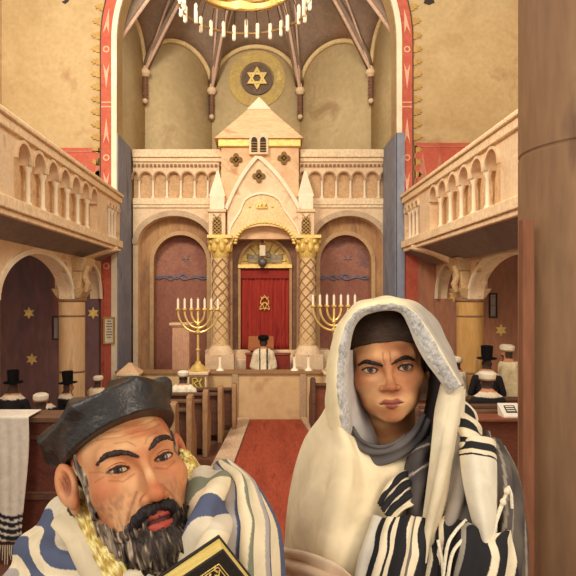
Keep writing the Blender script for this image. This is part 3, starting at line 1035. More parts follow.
def gallery(sg, lab, arches, bays, lampcol):
    XB = 3.2
    T = lambda p: Vector((sg * (XB + p.y), p.x, p.z))
    e = empty('gallery_balcony', (sg * XB, 8, 3.8), lab, 'balcony', kind='thing')
    inv = Matrix.Translation((-sg * XB, -8, -3.8))
    T2 = lambda p: inv @ T(p)
    zb, zt = 3.85, 4.82
    z0, z1 = 3.2, 13.45
    m = MB(T2); m.box(z0, z1 + .05, -.06, .3, zt - .03, zt + .1); m.box(z0, z1 + .05, -.10, .34, zt + .1, zt + .17); m.build('coping', mat('pale_cornice_stone', (0, 0, 0)), e, bevel=.015)
    m = MB(T2); m.box(z0, z1 + .03, -.08, .3, zb - .06, zb + .10); m.box(z0, z1, -.04, .3, zb - .14, zb - .06); m.build('lower_moulding', mat('pale_cornice_stone', (0, 0, 0)), e, bevel=.015)
    m = MB(T2); m.box(z0, z1, .13, .25, zb, zt); m.build('parapet_panel', mat('warm_panel_stone', (206, 166, 122), (222, 184, 136), (190, 148, 112), scale=2), e)
    m = MB(T2)
    cur = z0
    cols = []
    for (a, b, n) in bays:
        m.region([cur, a], [zb + .08] * 2, [zt] * 2, -.01, .14)
        w_ = (b - a) / n
        for i in range(n):
            l, r_ = a + i * w_ + .06, a + (i + 1) * w_ - .06
            rad = (r_ - l) / 2
            zs = min(zt - .2 - rad * .4, zt - .08 - rad)
            arch_region(m, l, r_, zs, zt, -.01, .14, rise=min(rad, .28), n=14)
            m.ring(archline(l, r_, zs - .02, zs, 14, min(rad, .28)), archline(l, r_, zs - .02, zs, 14, min(rad, .28), .045), -.045, .0)
            m.region([a + i * w_, l], [zs - .02] * 2, [zt] * 2, -.01, .14)
            m.region([r_, a + (i + 1) * w_], [zs - .02] * 2, [zt] * 2, -.01, .14)
            if i: cols.append((a + i * w_, zs))
        cur = b
    m.region([cur, z1], [zb + .08] * 2, [zt] * 2, -.01, .14)
    m.build('parapet_arcade', STONE, e)
    for c, zs in cols:
        q = MB(T2); q.lathe([(.055, zb + .1), (.055, zb + .14), (.035, zb + .17), (.033, zs - .12), (.06, zs - .05), (.06, zs - .02)], (c, .03), n=10); q.build('colonnette', WHITE, e)
    # sloping soffit down to the arcade, and the gallery floor
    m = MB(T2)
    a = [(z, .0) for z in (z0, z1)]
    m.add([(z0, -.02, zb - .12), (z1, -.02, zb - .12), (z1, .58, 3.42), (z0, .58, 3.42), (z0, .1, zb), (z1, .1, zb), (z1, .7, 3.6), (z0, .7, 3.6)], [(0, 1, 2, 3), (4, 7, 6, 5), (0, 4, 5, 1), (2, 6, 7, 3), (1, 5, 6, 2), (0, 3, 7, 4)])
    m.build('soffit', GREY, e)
    m = MB(T2); m.box(z0, ZA - .025, .3, 2.68, 3.76, 3.85); m.build('gallery_floor', WOOD, e)
    # end bracket with gilding near the column
    m = MB(T2)
    zz = lampcol
    m.tube([(zz + .2, .55, 3.42), (zz + .35, .38, 3.58), (zz + .6, .12, 3.70), (zz + .95, -.04, 3.74)], [.10, .12, .11, .07], 8)
    m.build('bracket', STONE, e)
    m = MB(T2)
    m.tube([(zz + .25, .46, 3.42), (zz + .4, .30, 3.56), (zz + .62, .06, 3.68)], [.05, .07, .05], 8); m.build('gilt_scroll', GOLD, e)


gallery(-1, 'left stone gallery balcony with arcaded parapet, opposite the balcony beside the brown pillar', None, [(4.0, 7.0, 5), (7.72, 11.62, 7), (12.38, 13.38, 4)], 12.0)
gallery(1, 'right stone gallery balcony with arcaded parapet, running in behind the brown pillar', None, [(4.0, 7.2, 5), (8.02, 11.4, 6), (12.15, 13.38, 4)], 11.6)


def arcade(sg, XC, ycol, lab, lab2, mm, ro):
    """column and the spandrels of the arches that land on it"""
    e = empty('arcade_column', (sg * XC, ycol, 0), lab, 'column', 'columns under the galleries', kind='thing')
    m = MB(); m.lathe([(.34, 0), (.34, .12), (.27, .2), (.25, .3), (.245, 1.0), (.25, 2.66)], n=28); m.build('shaft', mm, e)
    m = MB()
    for z in (1.25, 2.33): m.lathe([(.25, z - .02), (.262, z), (.25, z + .02)], n=28)
    m.lathe([(.25, 2.6), (.28, 2.63), (.28, 2.67), (.26, 2.7)], n=28); m.build('ring', mat('brown_ring_stone', (140, 104, 74), (156, 118, 86), scale=5), e)
    m = MB(); m.frust((0, 0), .44, .44, .62, .62, 2.68, 2.86); m.frust((0, 0), .5, .5, .52, .52, 2.86, 3.2); m.frust((0, 0), .56, .56, .74, .7, 3.2, 3.45)
    m.tube([(-sg * .3, -.15, 2.8), (-sg * .36, -.15, 2.95), (-sg * .28, -.15, 3.1), (-sg * .34, -.15, 3.3)], .06, 8); m.build('capital', mat('capital_stone', (196, 160, 114), (212, 178, 130), (160, 130, 98), scale=3), e, bevel=.012)
    T = lambda p: Vector((sg * (p.y), p.x - ycol, p.z))
    s = empty('arch_spandrel', (sg * XC, ycol, 2.7), lab2, 'arch', 'arches under the galleries', kind='thing')
    m = MB(lambda p: Vector((sg * p.y, p.x - ycol, p.z - 2.7)))
    arch_region(m, ycol - 3.5, ycol - .28, 2.66, 3.5, -.09, .16, rise=.74, n=28)
    arch_region(m, ycol + .26, ZA - .06, 2.66, 3.5, -.09, .16, rise=.7, n=20)
    m.region([ycol - .28, ycol + .26], [3.3] * 2, [3.5] * 2, -.09, .16)
    m.region([ycol - 7.5, ycol - 4.1], [3.2] * 2, [3.5] * 2, -.09, .16)
    m.region([ycol - 4.1, ycol - 3.5], [2.5] * 2, [3.5] * 2, -.09, .16)
    m.build('spandrel_wall', STONE, s)
    m = MB(lambda p: Vector((sg * p.y, p.x - ycol, p.z - 2.7)))
    m.ring(archline(ycol - 3.5, ycol - .28, 2.66, 2.66, 28, .74), archline(ycol - 3.5, ycol - .28, 2.66, 2.66, 28, .74, .09), -.13, -.08)
    m.ring(archline(ycol + .26, ZA - .14, 2.66, 2.66, 20, .7), archline(ycol + .26, ZA - .14, 2.66, 2.66, 20, .7, .07), -.13, -.08)
    m.build('arch_moulding', WHITE, s)
    m = MB(lambda p: Vector((sg * p.y, p.x - ycol, p.z - 2.7)))
    m.ring(arcpts(ycol - .75, 3.24, .05, 0, 2 * PI, 14)[:-1], arcpts(ycol - .75, 3.24, .1, 0, 2 * PI, 14)[:-1], -.12, -.08, closed=True)
    m.build('roundel', OCHRE, s)


COLM = mat('cream_column_stone', (212, 168, 120), (226, 186, 138), (190, 142, 104), scale=1.6, stretch=(2.5, 2.5, .4), bump=.06, fine=.08)
COLM2 = mat('amber_column_stone', (196, 148, 84), (210, 164, 98), (160, 116, 74), scale=1.6, stretch=(2.5, 2.5, .4), bump=.06, fine=.08)
arcade(-1, 3.72, 11.75, 'round cream stone column under the left balcony, behind the top-hatted worshippers', 'cream stone arches springing from the column under the left balcony', COLM, 0)
arcade(1, 4.02, 11.6, 'round amber stone column under the right balcony, behind the hooded youth\'s shoulder', 'cream stone arches springing from the column under the right balcony', COLM2, 0)


def plaque(px0, px1, py0, py1, y, name, lab, cat, fm, pm, lines):
    a, b = at(px0, py0, y), at(px1, py1, y)
    w2, h2 = (b.x - a.x) / 2, (a.z - b.z) / 2
    e = empty(name, ((a.x + b.x) / 2, y, (a.z + b.z) / 2), lab, cat)
    t = .035
    m = MB()
    m.ring([(-w2 + t, -h2 + t), (w2 - t, -h2 + t), (w2 - t, h2 - t), (-w2 + t, h2 - t)], [(-w2, -h2), (w2, -h2), (w2, h2), (-w2, h2)], -.03, .03, closed=True)
    m.build('frame', fm, e, smooth=False)
    m = MB(); m.box(-w2 + t, w2 - t, -.01, .03, -h2 + t, h2 - t); m.build('sheet', pm, e, smooth=False)
    m = MB()
    for k in range(lines):
        z = h2 * .7 - k * 1.4 * h2 / lines
        x0 = w2 * (.5 if k % 3 else .35)
        m.box(-x0, x0, -.014, -.008, z - .012, z + .012)
    m.build('text_lines', mat('brown_text', (140, 110, 74), (156, 124, 86), scale=9), e, smooth=False)


plaque(103.5, 115, 317, 344, ZA - .08, 'notice_plaque', 'gold-framed pale notice with text lines hanging on the red strip by the left arch', 'notice', OCHRE, PAPER, 7)
plaque(52.5, 60, 316, 340, ZA - .05, 'framed_picture', 'dark framed pale panel on the purple mural, left of the cream column', 'picture', INK, mat('grey_panel', (150, 136, 130), (166, 150, 140), scale=5), 0)
plaque(488.5, 497, 293, 318, ZA - .05, 'framed_picture', 'dark framed grey picture on the russet mural, right of the amber column', 'picture', INK, mat('grey_panel', (0, 0, 0)), 2)

# ------------------------------------------------------------------ foreground pillar and post
e = empty('foreground_pillar', (1.50, 2.62, 0), 'massive brown stone pillar with a joint line, beside the hooded youth', 'pillar', kind='thing')
m = MB(); m.lathe([(.355, -.0), (.352, 3.315), (.346, 3.32), (.346, 3.328), (.352, 3.335), (.35, 5.4)], n=64); m.build('shaft', PILLAR, e)
m = MB(); m.box(1.068, 1.116, 2.455, 2.50, 0, 3.02)
m.build('door_post', mat('red_brown_post', (124, 78, 52), (140, 90, 62), (106, 66, 48), scale=2, stretch=(3, 3, .4), fine=.15), label='thin red-brown timber post standing against the brown pillar', cat='post', bevel=.004)

# ------------------------------------------------------------------ carpet, kerbs, pews
def slab(name, quads, z0, z1, mm, **kw):
    m = MB()
    (a, b, c, d) = quads
    m.add([(*a, z0), (*b, z0), (*c, z0), (*d, z0), (*a, z1), (*b, z1), (*c, z1), (*d, z1)], [(0, 3, 2, 1), (4, 5, 6, 7), (0, 1, 5, 4), (1, 2, 6, 5), (2, 3, 7, 6), (3, 0, 4, 7)])
    return m.build(name, mm, smooth=False, **kw)


slab('carpet_runner', ((-.70, 4.6), (1.35, 4.6), (.84, 13.15), (-.25, 13.15)), 0, .02, CARPET, label='rust red carpet runner down the aisle to the sandstone parapet', cat='carpet')
slab('trim_11', ((-1.1, 4.6), (-.72, 4.6), (-.26, 13.15), (-.56, 13.15)), 0, .06, KERB, kind='structure')
slab('trim_12', ((1.37, 4.6), (1.6, 4.6), (1.02, 13.15), (.85, 13.15)), 0, .06, KERB, kind='structure')


def pew(name, x0, x1, y, h, lab, grp, wm, em, endh, which, ledge=False):
    """bench facing the ark: its back is nearest the viewer"""
    e = empty(name, ((x0 + x1) / 2, y, 0), lab, 'pew', grp)
    a, b = x0 - (x0 + x1) / 2, x1 - (x0 + x1) / 2
    m = MB(); m.box(a, b, .0, .05, .12, h); m.build('backrest', wm, e, bevel=.008)
    m = MB(); m.box(a, b, -.06, .09, h, h + .05); m.build('top_rail', mat('dark_top_rail', (96, 66, 48), (116, 82, 58), scale=3, stretch=(.4, 2, 2), fine=.18), e, bevel=.01)
    m = MB(); m.box(a, b, .05, .5, .42, .46); m.build('seat', wm, e, bevel=.008)
    if ledge:
        m = MB(); m.box(a, b, -.40, -.05, h - .02, h + .015); m.build('book_ledge', WOODR, e, bevel=.006)
    for xx, s in ((a, -1), (b, 1)):
        m = MB(lambda p: Vector((xx + p.y * s, p.x, p.z)))
        pr = [(-.12, 0), (.55, 0), (.55, .55), (.47, .66), (.36, .72), (.25, .86), (.22, endh), (.1, endh + .06), (-.08, endh + .05), (-.12, endh - .05)]
        m.prism(pr, 0, .09)
        m.build('end_panel', em, e, bevel=.012)
    return e


lab = ['pew with worn tan end nearest the viewer, just right of the bearded man\'s brow', 'second pew end from the viewer in the left bank along the aisle',
       'middle pew end in the left bank along the aisle', 'fourth pew end from the viewer in the left bank, before the white-capped kneeler',
       'farthest pew end in the left bank, touching the pale kerb by the parapet']
for i, (y, px) in enumerate(((8.2, 170), (9.2, 187), (10.2, 203), (11.2, 218), (12.08, 232))):
    xe = (px - CX) * y / FOC
    pew('pew', -2.0 - .05 * i, xe, y, (.98, .94, .90, .86, .82)[i], lab[i], 'left bank of pews', WOOD, WOODL, (1.2, 1.14, 1.06, .98, .9)[i], 1)
lab = ['red-brown pew with book ledge nearest the viewer, under the white open book', 'red-brown pew behind the low-seated man in a round white cap', 'red-brown pew between the low-seated man and the row against the mural', 'rearmost red-brown pew, holding the three worshippers by the amber column']
for i, (y, x0, x1) in enumerate(((7.7, 2.0, 4.0), (8.75, 1.75, 4.2), (9.75, 1.5, 4.3), (12.15, 1.08, 3.4))):
    pew('pew', x0, x1, y, (1.2, 1.08, 1.02, .9)[i], lab[i], 'right bank of pews', WOODR, WOOD, (1.25, 1.15, 1.08, 1.0)[i], -1, ledge=(i == 0))
# low backless benches at the far left
for i, (y, bl) in enumerate(((8.75, 'low wooden bench just beyond the dark prayer desk, under the white-capped man'), (10.15, 'low wooden bench under the top-hatted men at far left'))):
    bn = empty('bench', (-3.35, y + .05, 0), bl, 'bench', 'low benches at the left')
    m = MB(); m.box(-1.2, 1.2 - .25 * i, -.2, .2, .42, .46); m.build('seat', WOOD, bn, bevel=.008)
    for x in (-1.1, 1.05 - .25 * i):
        m = MB(); m.box(x - .03, x + .03, -.16, .16, 0, .42); m.build('leg', WOOD, bn)
# front screen with a wide top at the left
e = empty('prayer_desk', (-2.75, 6.25, 0), 'tall dark wooden prayer desk at far left with a striped shawl hanging on it', 'desk')
m = MB(); m.box(-1.2, 1.05, 0, .06, .1, 1.4); m.build('front_panel', mat('mahogany_panel', (96, 50, 38), (110, 58, 42), (78, 42, 36), scale=2, stretch=(1, 1, 1.6), rough=.5, fine=.2), e)
m = MB(); m.box(-1.24, 1.1, -.06, .34, 1.4, 1.46); m.build('desk_top', mat('dark_top_rail', (0, 0, 0)), e, bevel=.01)
m = MB(); m.box(-1.2, 1.05, -.05, .0, .60, .68); m.box(-1.2, 1.05, -.04, 0, 1.22, 1.27); m.box(-1.2, 1.05, -.05, 0, 0, .2); m.build('rail', WOOD, e, bevel=.008)
for x in (-1.2, .97):
    m = MB(); m.box(x, x + .08, 0, .3, 0, 1.4); m.build('side_panel', WOOD, e)


def stripes(z, edges, dark, light):
    t = np.tile(np.array(lin(light), np.float32), (len(z), 1))
    for a, b in edges:
        t[(z > a) & (z < b)] = lin(dark)
    return t


# shawl hanging over the desk's edge
e = empty('prayer_shawl', (-2.62, 6.15, 1.465), 'white prayer shawl with black stripes and fringe hanging over the dark desk', 'prayer shawl')
NX_, NZ_ = 30, 90
vs, fs = [], []
for j in range(NZ_ + 1):
    s = j / NZ_ * 1.50
    for i in range(NX_ + 1):
        u = i / NX_
        if s < .25:
            y, z = .3 - s * 1.4, .02
        else:
            y, z = -.06 - .02, .02 - (s - .25)
        wv = .022 * math.sin(u * 16 + z * 1.5) * min(1, max(0, s - .2) * 2)
        x = (u - .5) * (.50 + .05 * math.sin(s * 3)) - .02 * s
        vs.append((x, y - abs(wv) - .004, z))
for j in range(NZ_):
    for i in range(NX_):
        a = j * (NX_ + 1) + i
        fs.append((a, a + 1, a + NX_ + 2, a + NX_ + 1))
va = np.array(vs)
zz = va[:, 2] + .025 * np.sin(va[:, 0] * 16)
t = stripes(zz, [(-.99, -.95), (-1.06, -1.015), (-1.13, -1.085), (-1.20, -1.155), (-1.27, -1.235)], (44, 42, 46), (228, 212, 190))
o = link_mesh('shawl_cloth', vs, fs, vmat('shawl_wool', rough=.9, scale=14, fine=.1), e, tone=t)
o.modifiers.new('thick', 'SOLIDIFY').thickness = .008
m = MB()
for i in range(22):
    x = (i / 21 - .5) * .47 - .03
    L_ = .12 + .05 * rnd.random() + (.14 if i in (13, 14) else 0)
    m.tube([(x, -.09, -1.27), (x + .01 * rnd.uniform(-1, 1), -.095, -1.27 - L_ * .5), (x + .02 * rnd.uniform(-1, 1), -.09, -1.27 - L_)], [.007, .006, .003], 5)
m.build('fringe', mat('cream_fringe', (214, 190, 160), (228, 206, 176), scale=8), e)

# book and papers on the right ledge
p = at(510, 412, 7.48)
e = empty('open_booklet', (p.x, 7.47, 1.216), 'white open booklet with dark print lying on the red-brown pew ledge', 'booklet')
e.scale = (.74, .74, .74)
m = MB(); m.add([(-.16, -.14, 0), (.16, -.14, 0), (.16, .13, 0.0), (-.16, .13, 0.0), (-.16, -.14, .02), (.16, -.14, .02), (.17, .13, .2), (-.17, .13, .2)], [(0, 3, 2, 1), (4, 5, 6, 7), (0, 1, 5, 4), (1, 2, 6, 5), (2, 3, 7, 6), (3, 0, 4, 7)]); m.build('pages', PAPER, e)
def slope(x, y): return (x, y, .02 + (y + .14) / .27 * .18 + .004)
m = MB(); m.add([slope(-.09, -.07), slope(.09, -.07), slope(.09, .07), slope(-.09, .07), *[(a, b, c + .006) for a, b, c in (slope(-.09, -.07), slope(.09, -.07), slope(.09, .07), slope(-.09, .07))]], [(0, 3, 2, 1), (4, 5, 6, 7), (0, 1, 5, 4), (1, 2, 6, 5), (2, 3, 7, 6), (3, 0, 4, 7)]); m.build('print_block', INK, e)
m = MB()
for k in range(3):
    y = -.045 + k * .04
    m.add([slope(-.07, y), slope(.07, y), slope(.07, y + .015), slope(-.07, y + .015), *[(a, b, c + .009) for a, b, c in (slope(-.07, y), slope(.07, y), slope(.07, y + .015), slope(-.07, y + .015))]], [(0, 3, 2, 1), (4, 5, 6, 7), (0, 1, 5, 4), (1, 2, 6, 5), (2, 3, 7, 6), (3, 0, 4, 7)])
m.build('print_line', PAPER, e)

# ------------------------------------------------------------------ worshippers in the pews and at the ark
SKIN_S = lin((196, 136, 98))


def worshipper(px, py, y, ground, sit, yaw, robe, lab, hat=None, shawl=None, beard=None, lean=0.0, wide=1.0, seat=None):
    """one continuous body (head, trunk, arms, hands, legs, shoes); hat and shawl are parts. Faces -y before yaw. py is the head's centre."""
    hc = at(px, py, y)
    H = hc.z - ground                                  # head centre over the ground
    e = empty('person', (hc.x, y, ground), lab, 'person', None if hat == 'black' else 'worshippers in the pews', rz=yaw)
    k = min(1.05, max(.82, H / (1.25 if sit else 1.56)))
    hip = H - .74 * k
    ln = lean
    head = np.array([0, -.05 - ln, H])
    nk = np.array([0, -.01 - ln * .8, H - .17 * k])
    sh = np.array([0, .0 - ln * .7, H - .25 * k])
    w = .19 * k * wide

    def body(p):
        d = ell(p, head + [0, .01, .0], np.array([.078, .098, .118]) * k)
        d = smin(d, ell(p, head + [0, -.09 * k, -.03 * k], np.array([.016, .022, .03]) * k), .02)
        for s in (1, -1): d = smin(d, ell(p, head + [s * .08 * k, .01, -.02], np.array([.014, .025, .034]) * k), .01)
        d = smin(d, cap(p, head + [0, .02, -.05], nk, .058 * k), .03)
        d = smin(d, cap(p, sh + [-w + .05, 0, -.02], sh + [w - .05, 0, -.02], .085 * k), .08)
        d = smin(d, chain(p, [sh, [0, -ln * .4, (sh[2] + hip) / 2], [0, .0, hip + .06]], [.15 * k * wide, .165 * k * wide, .18 * k * wide]), .08)
        for s in (1, -1):
            el = [s * (w + .08), -.03 - ln * .6, sh[2] - .29 * k]
            hd = [s * .10, -.30 - ln * .5, sh[2] - .30 * k]
            d = smin(d, chain(p, [sh + [s * w, 0, -.03], el, hd], [.07 * k, .058 * k, .042 * k]), .03)
            d = smin(d, ell(p, [s * .08, -.355 - ln * .5, sh[2] - .29 * k], [.034, .06, .028]), .015)
            if sit:
                d = smin(d, chain(p, [[s * .1, 0, hip + .03], [s * .12, -.44, hip + .01], [s * .12, -.44, .09]], [.11, .085, .06]), .04)
                d = smin(d, ell(p, [s * .12, -.51, .05], [.05, .13, .05]), .03)
            else:
                d = smin(d, chain(p, [[s * .09, 0, hip], [s * .09, -.01, hip * .52], [s * .09, 0, .09]], [.115, .085, .06]), .05)
                d = smin(d, ell(p, [s * .09, -.06, .05], [.05, .13, .05]), .03)
        if not sit:
            d = smin(d, chain(p, [[0, 0, hip + .1], [0, 0, .25]], [.18, .22]), .06)
        return d
    bb = .36 * wide + .06
    vs, fs = sdf_mesh(body, (-bb, -.72, -.02), (bb, .34, H + .2), .018)
    t = np.tile(np.array(lin(robe), np.float32), (len(vs), 1))
    hd_ = vs[:, 2] > nk[2] + .0
    t[hd_] = SKIN_S
    if shawl and shawl[1] < .12:
        t[(vs[:, 2] > sh[2] + .045 * k) & (vs[:, 2] < nk[2] + .035)] = lin(shawl[0])
    q = vs - head
    hair = hd_ & (q[:, 1] > .015) & (q[:, 2] > -.10) | (hd_ & (q[:, 2] > .06))
    t[hair] = lin((70, 52, 42))
    if beard: t[hd_ & (q[:, 1] < -.02) & (q[:, 2] < -.045)] = lin(beard)
    for s in (1, -1):
        t[np.linalg.norm(vs - np.array([s * .08, -.37 - ln * .5, sh[2] - .29 * k]), axis=1) < .075] = SKIN_S
        t[np.linalg.norm(q - np.array([s * .03, -.09, .015]) * k, axis=1) < .014] = lin((40, 30, 28))
    t[vs[:, 2] < .1] = lin((44, 36, 34))
    link_mesh('body', vs, fs, vmat('figure_cloth', rough=.85, scale=16, fine=.14), e, tone=t)
    c = head
    if hat == 'top':
        m = MB(); m.lathe([(.17, .075), (.175, .085), (.10, .095), (.095, .1), (.105, .30), (.09, .305)], n=20)
        o = m.build('top_hat', mat('black_hat', (38, 30, 28), (56, 44, 40), scale=10, rough=.5), e)
    elif hat:
        m = MB(); m.lathe([(.092, .035), (.112, .04), (.114, .06), (.122, .09), (.118, .125), (.08, .148), (.01, .152)], n=20)
        o = m.build('cap', mat('white_cap', (232, 214, 184), (242, 226, 200), scale=12) if hat == 'white' else mat('black_hat', (0, 0, 0)), e)
        if hat == 'white':
            m = MB(); m.lathe([(.094, .03), (.117, .034), (.118, .056), (.1, .06)], n=20); bnd = m.build('cap_band', mat('brown_cap_band', (150, 116, 84), (166, 130, 96), scale=8), o)
    if hat:
        o.location = Vector(c) + Vector((0, .012, 0)); o.scale = (k, k * 1.05, k)
        o.rotation_euler = (-.06, 0, 0)
    if shawl and shawl[1] >= .12:
        lo_ = H - .25 * k - shawl[1]

        def cloth(p):
            b = body(p)
            q_ = p - np.array([0, sh[1], 0])
            d = np.abs(b - .012) - .014
            fold = .004 * np.sin(p[:, 0] * 60 + p[:, 2] * 8)
            d = smax(d + fold, p[:, 2] - (nk[2] + .03 - .12 * (p[:, 1] < 0) * 0 ), .015)
            d = smax(d, lo_ - p[:, 2] - .05 * np.cos(p[:, 0] * 7), .01)
            # open down the front
            d = smax(d, -(np.maximum(np.abs(p[:, 0]) - .045, p[:, 1] + .05 + ln)), .015)
            d = np.maximum(d, -(p[:, 1] + .25 + ln))
            return d
        vs, fs = sdf_mesh(cloth, (-bb, -.4 - ln, lo_ - .08), (bb, .34, nk[2] + .08), .015)
        t = np.tile(np.array(lin(shawl[0]), np.float32), (len(vs), 1))
        if len(shawl) > 2:
            zz = vs[:, 2] - lo_ + .05 * np.cos(vs[:, 0] * 7)
            if shawl[2] == 'hem':
                for a in (.07, .12, .17): t[np.abs(zz - a) < .013] = lin((50, 46, 48))
            else:
                ax = np.abs(vs[:, 0]) + .0
                t[np.abs(ax - .085) < .016] = lin((52, 46, 46))
        link_mesh('prayer_shawl', vs, fs, vmat('figure_cloth'), e, tone=t)
    return e


WHT, BLK = (232, 212, 176), (36, 31, 32)
AW = PI                                                # facing the ark, back to the viewer
worshipper(263.5, 342, 14.0, 0, False, AW, WHT, 'rabbi in black hat and white shawl, his back to us, before the crimson curtain', 'black', (WHT, .75, 'edge'), wide=.8)
worshipper(12.5, 387, 10.2, 0, True, AW, BLK, 'man in black coat, white collar and upright top hat, seated at far left', 'top', ((226, 206, 176), .06), wide=1.2)
worshipper(46, 398, 9.85, 0, True, AW + .4, BLK, 'man bowed low in black with white band on his shoulder, between two top hats', None, ((226, 210, 184), .05), lean=.14)
worshipper(66, 387, 10.45, 0, True, AW - .9, BLK, 'bearded man in black with a tilted top hat, seated before the cream column', 'top', ((214, 196, 170), .05), beard=(120, 96, 72))
worshipper(97, 382, 11.9, 0, True, AW - .5, WHT, 'man in white robe and white cap above the beret, right of the cream column', 'white', (WHT, .3))
worshipper(40, 403, 8.75, 0, True, AW, (226, 206, 172), 'man in broad white cap and white shawl, seated just beyond the dark desk', 'white', ((238, 220, 188), .3))
worshipper(183, 378, 11.55, 0, True, AW, (150, 62, 44), 'worshipper in white cap and white shawl over red, among the pew ends', 'white', ((238, 222, 192), .26))
worshipper(457.5, 364, 11.0, 0, False, AW + .9, WHT, 'man in white robe and white cap, leftmost of three by the amber column', 'white', (WHT, .6))
worshipper(487, 363, 10.5, 0, False, AW - .3, BLK, 'man in black robe and tall top hat before the amber column', 'top', ((222, 204, 170), .07), beard=(150, 110, 80))
worshipper(509, 353, 11.0, 0, False, AW + .8, (226, 208, 168), 'standing man in long white robe, white cap and dark beard, beside the pillar', 'white', ((232, 214, 172), .7), beard=(50, 38, 34))
worshipper(488, 382, 9.15, 0, True, AW, BLK, 'man in flat white cap, white collar over black, seated low before the others', 'white', ((226, 206, 176), .09))

# ------------------------------------------------------------------ the two men in front, on the rear platform
PZ = 1.2
m = MB(); m.box(-2.6, 1.7, -1.6, 1.75, 1.1, PZ); m.box(-2.6, 1.7, 1.65, 1.75, 0, 1.1)
m.build('floor_platform', WOOD, kind='structure')


def rot(yaw, pitch, roll):
    a, b, c = (math.radians(v) for v in (yaw, pitch, roll))
    Y = np.array([[math.cos(a), -math.sin(a), 0], [math.sin(a), math.cos(a), 0], [0, 0, 1]])
    Pm = np.array([[1, 0, 0], [0, math.cos(b), math.sin(b)], [0, -math.sin(b), math.cos(b)]])
    Rm = np.array([[math.cos(c), 0, -math.sin(c)], [0, 1, 0], [math.sin(c), 0, math.cos(c)]])
    return Pm @ Rm @ Y


def hash3(i, j, k):
    n = (i * 374761393 + j * 668265263 + k * 2147483647) & 0xffffffff
    n = ((n ^ (n >> 13)) * 1274126177) & 0xffffffff
    return ((n ^ (n >> 16)) & 0xffff) / 65535.0


def vn(p, f):
    """smooth value noise, -1 .. 1"""
    q = p * np.array(f, np.float64)
    b = np.floor(q).astype(np.int64)
    t = q - b
    t = t * t * (3 - 2 * t)
    r = 0
    for i in (0, 1):
        for j in (0, 1):
            for k in (0, 1):
                w = (t[:, 0] if i else 1 - t[:, 0]) * (t[:, 1] if j else 1 - t[:, 1]) * (t[:, 2] if k else 1 - t[:, 2])
                r = r + w * hash3(b[:, 0] + i, b[:, 1] + j, b[:, 2] + k)
    return r * 2 - 1


def sdf_fine(fn, lo, hi, h, R=6):
    """as sdf_mesh, but fine cells are only worked out near the surface"""
    lo = np.array(lo, np.float32)
    n = (np.ceil((np.array(hi) - lo) / (h * R)).astype(int))
    ax = [lo[i] + h * R * (np.arange(n[i]) + .5) for i in range(3)]
    G = np.stack(np.meshgrid(*ax, indexing='ij'), -1).reshape(-1, 3).astype(np.float32)
    D = np.concatenate([fn(G[i:i + 300000]) for i in range(0, len(G), 300000)])
    F = np.repeat(np.repeat(np.repeat(np.sign(D).reshape(n), R, 0), R, 1), R, 2).astype(np.float32)
    near = np.argwhere((np.abs(D) < h * R * 1.7).reshape(n))
    loc = np.stack(np.meshgrid(*[np.arange(R)] * 3, indexing='ij'), -1).reshape(-1, 3)
    for s in range(0, len(near), 2000):
        ij = (near[s:s + 2000, None, :] * R + loc[None]).reshape(-1, 3)
        v = fn((lo + (ij + .5) * h).astype(np.float32))
        F[ij[:, 0], ij[:, 1], ij[:, 2]] = v
    V, Q = nets(F, lo + .5 * h, h)
    return V, Q


def lower(p, P):
    """shorter or longer lower face"""
    k = P.get('low', 1.0)
    if k == 1.0: return p
    q = np.array(p)
    z = q[:, 2]
    q[:, 2] = np.where(z < -.012, -.012 + (z + .012) / k, z)
    return q


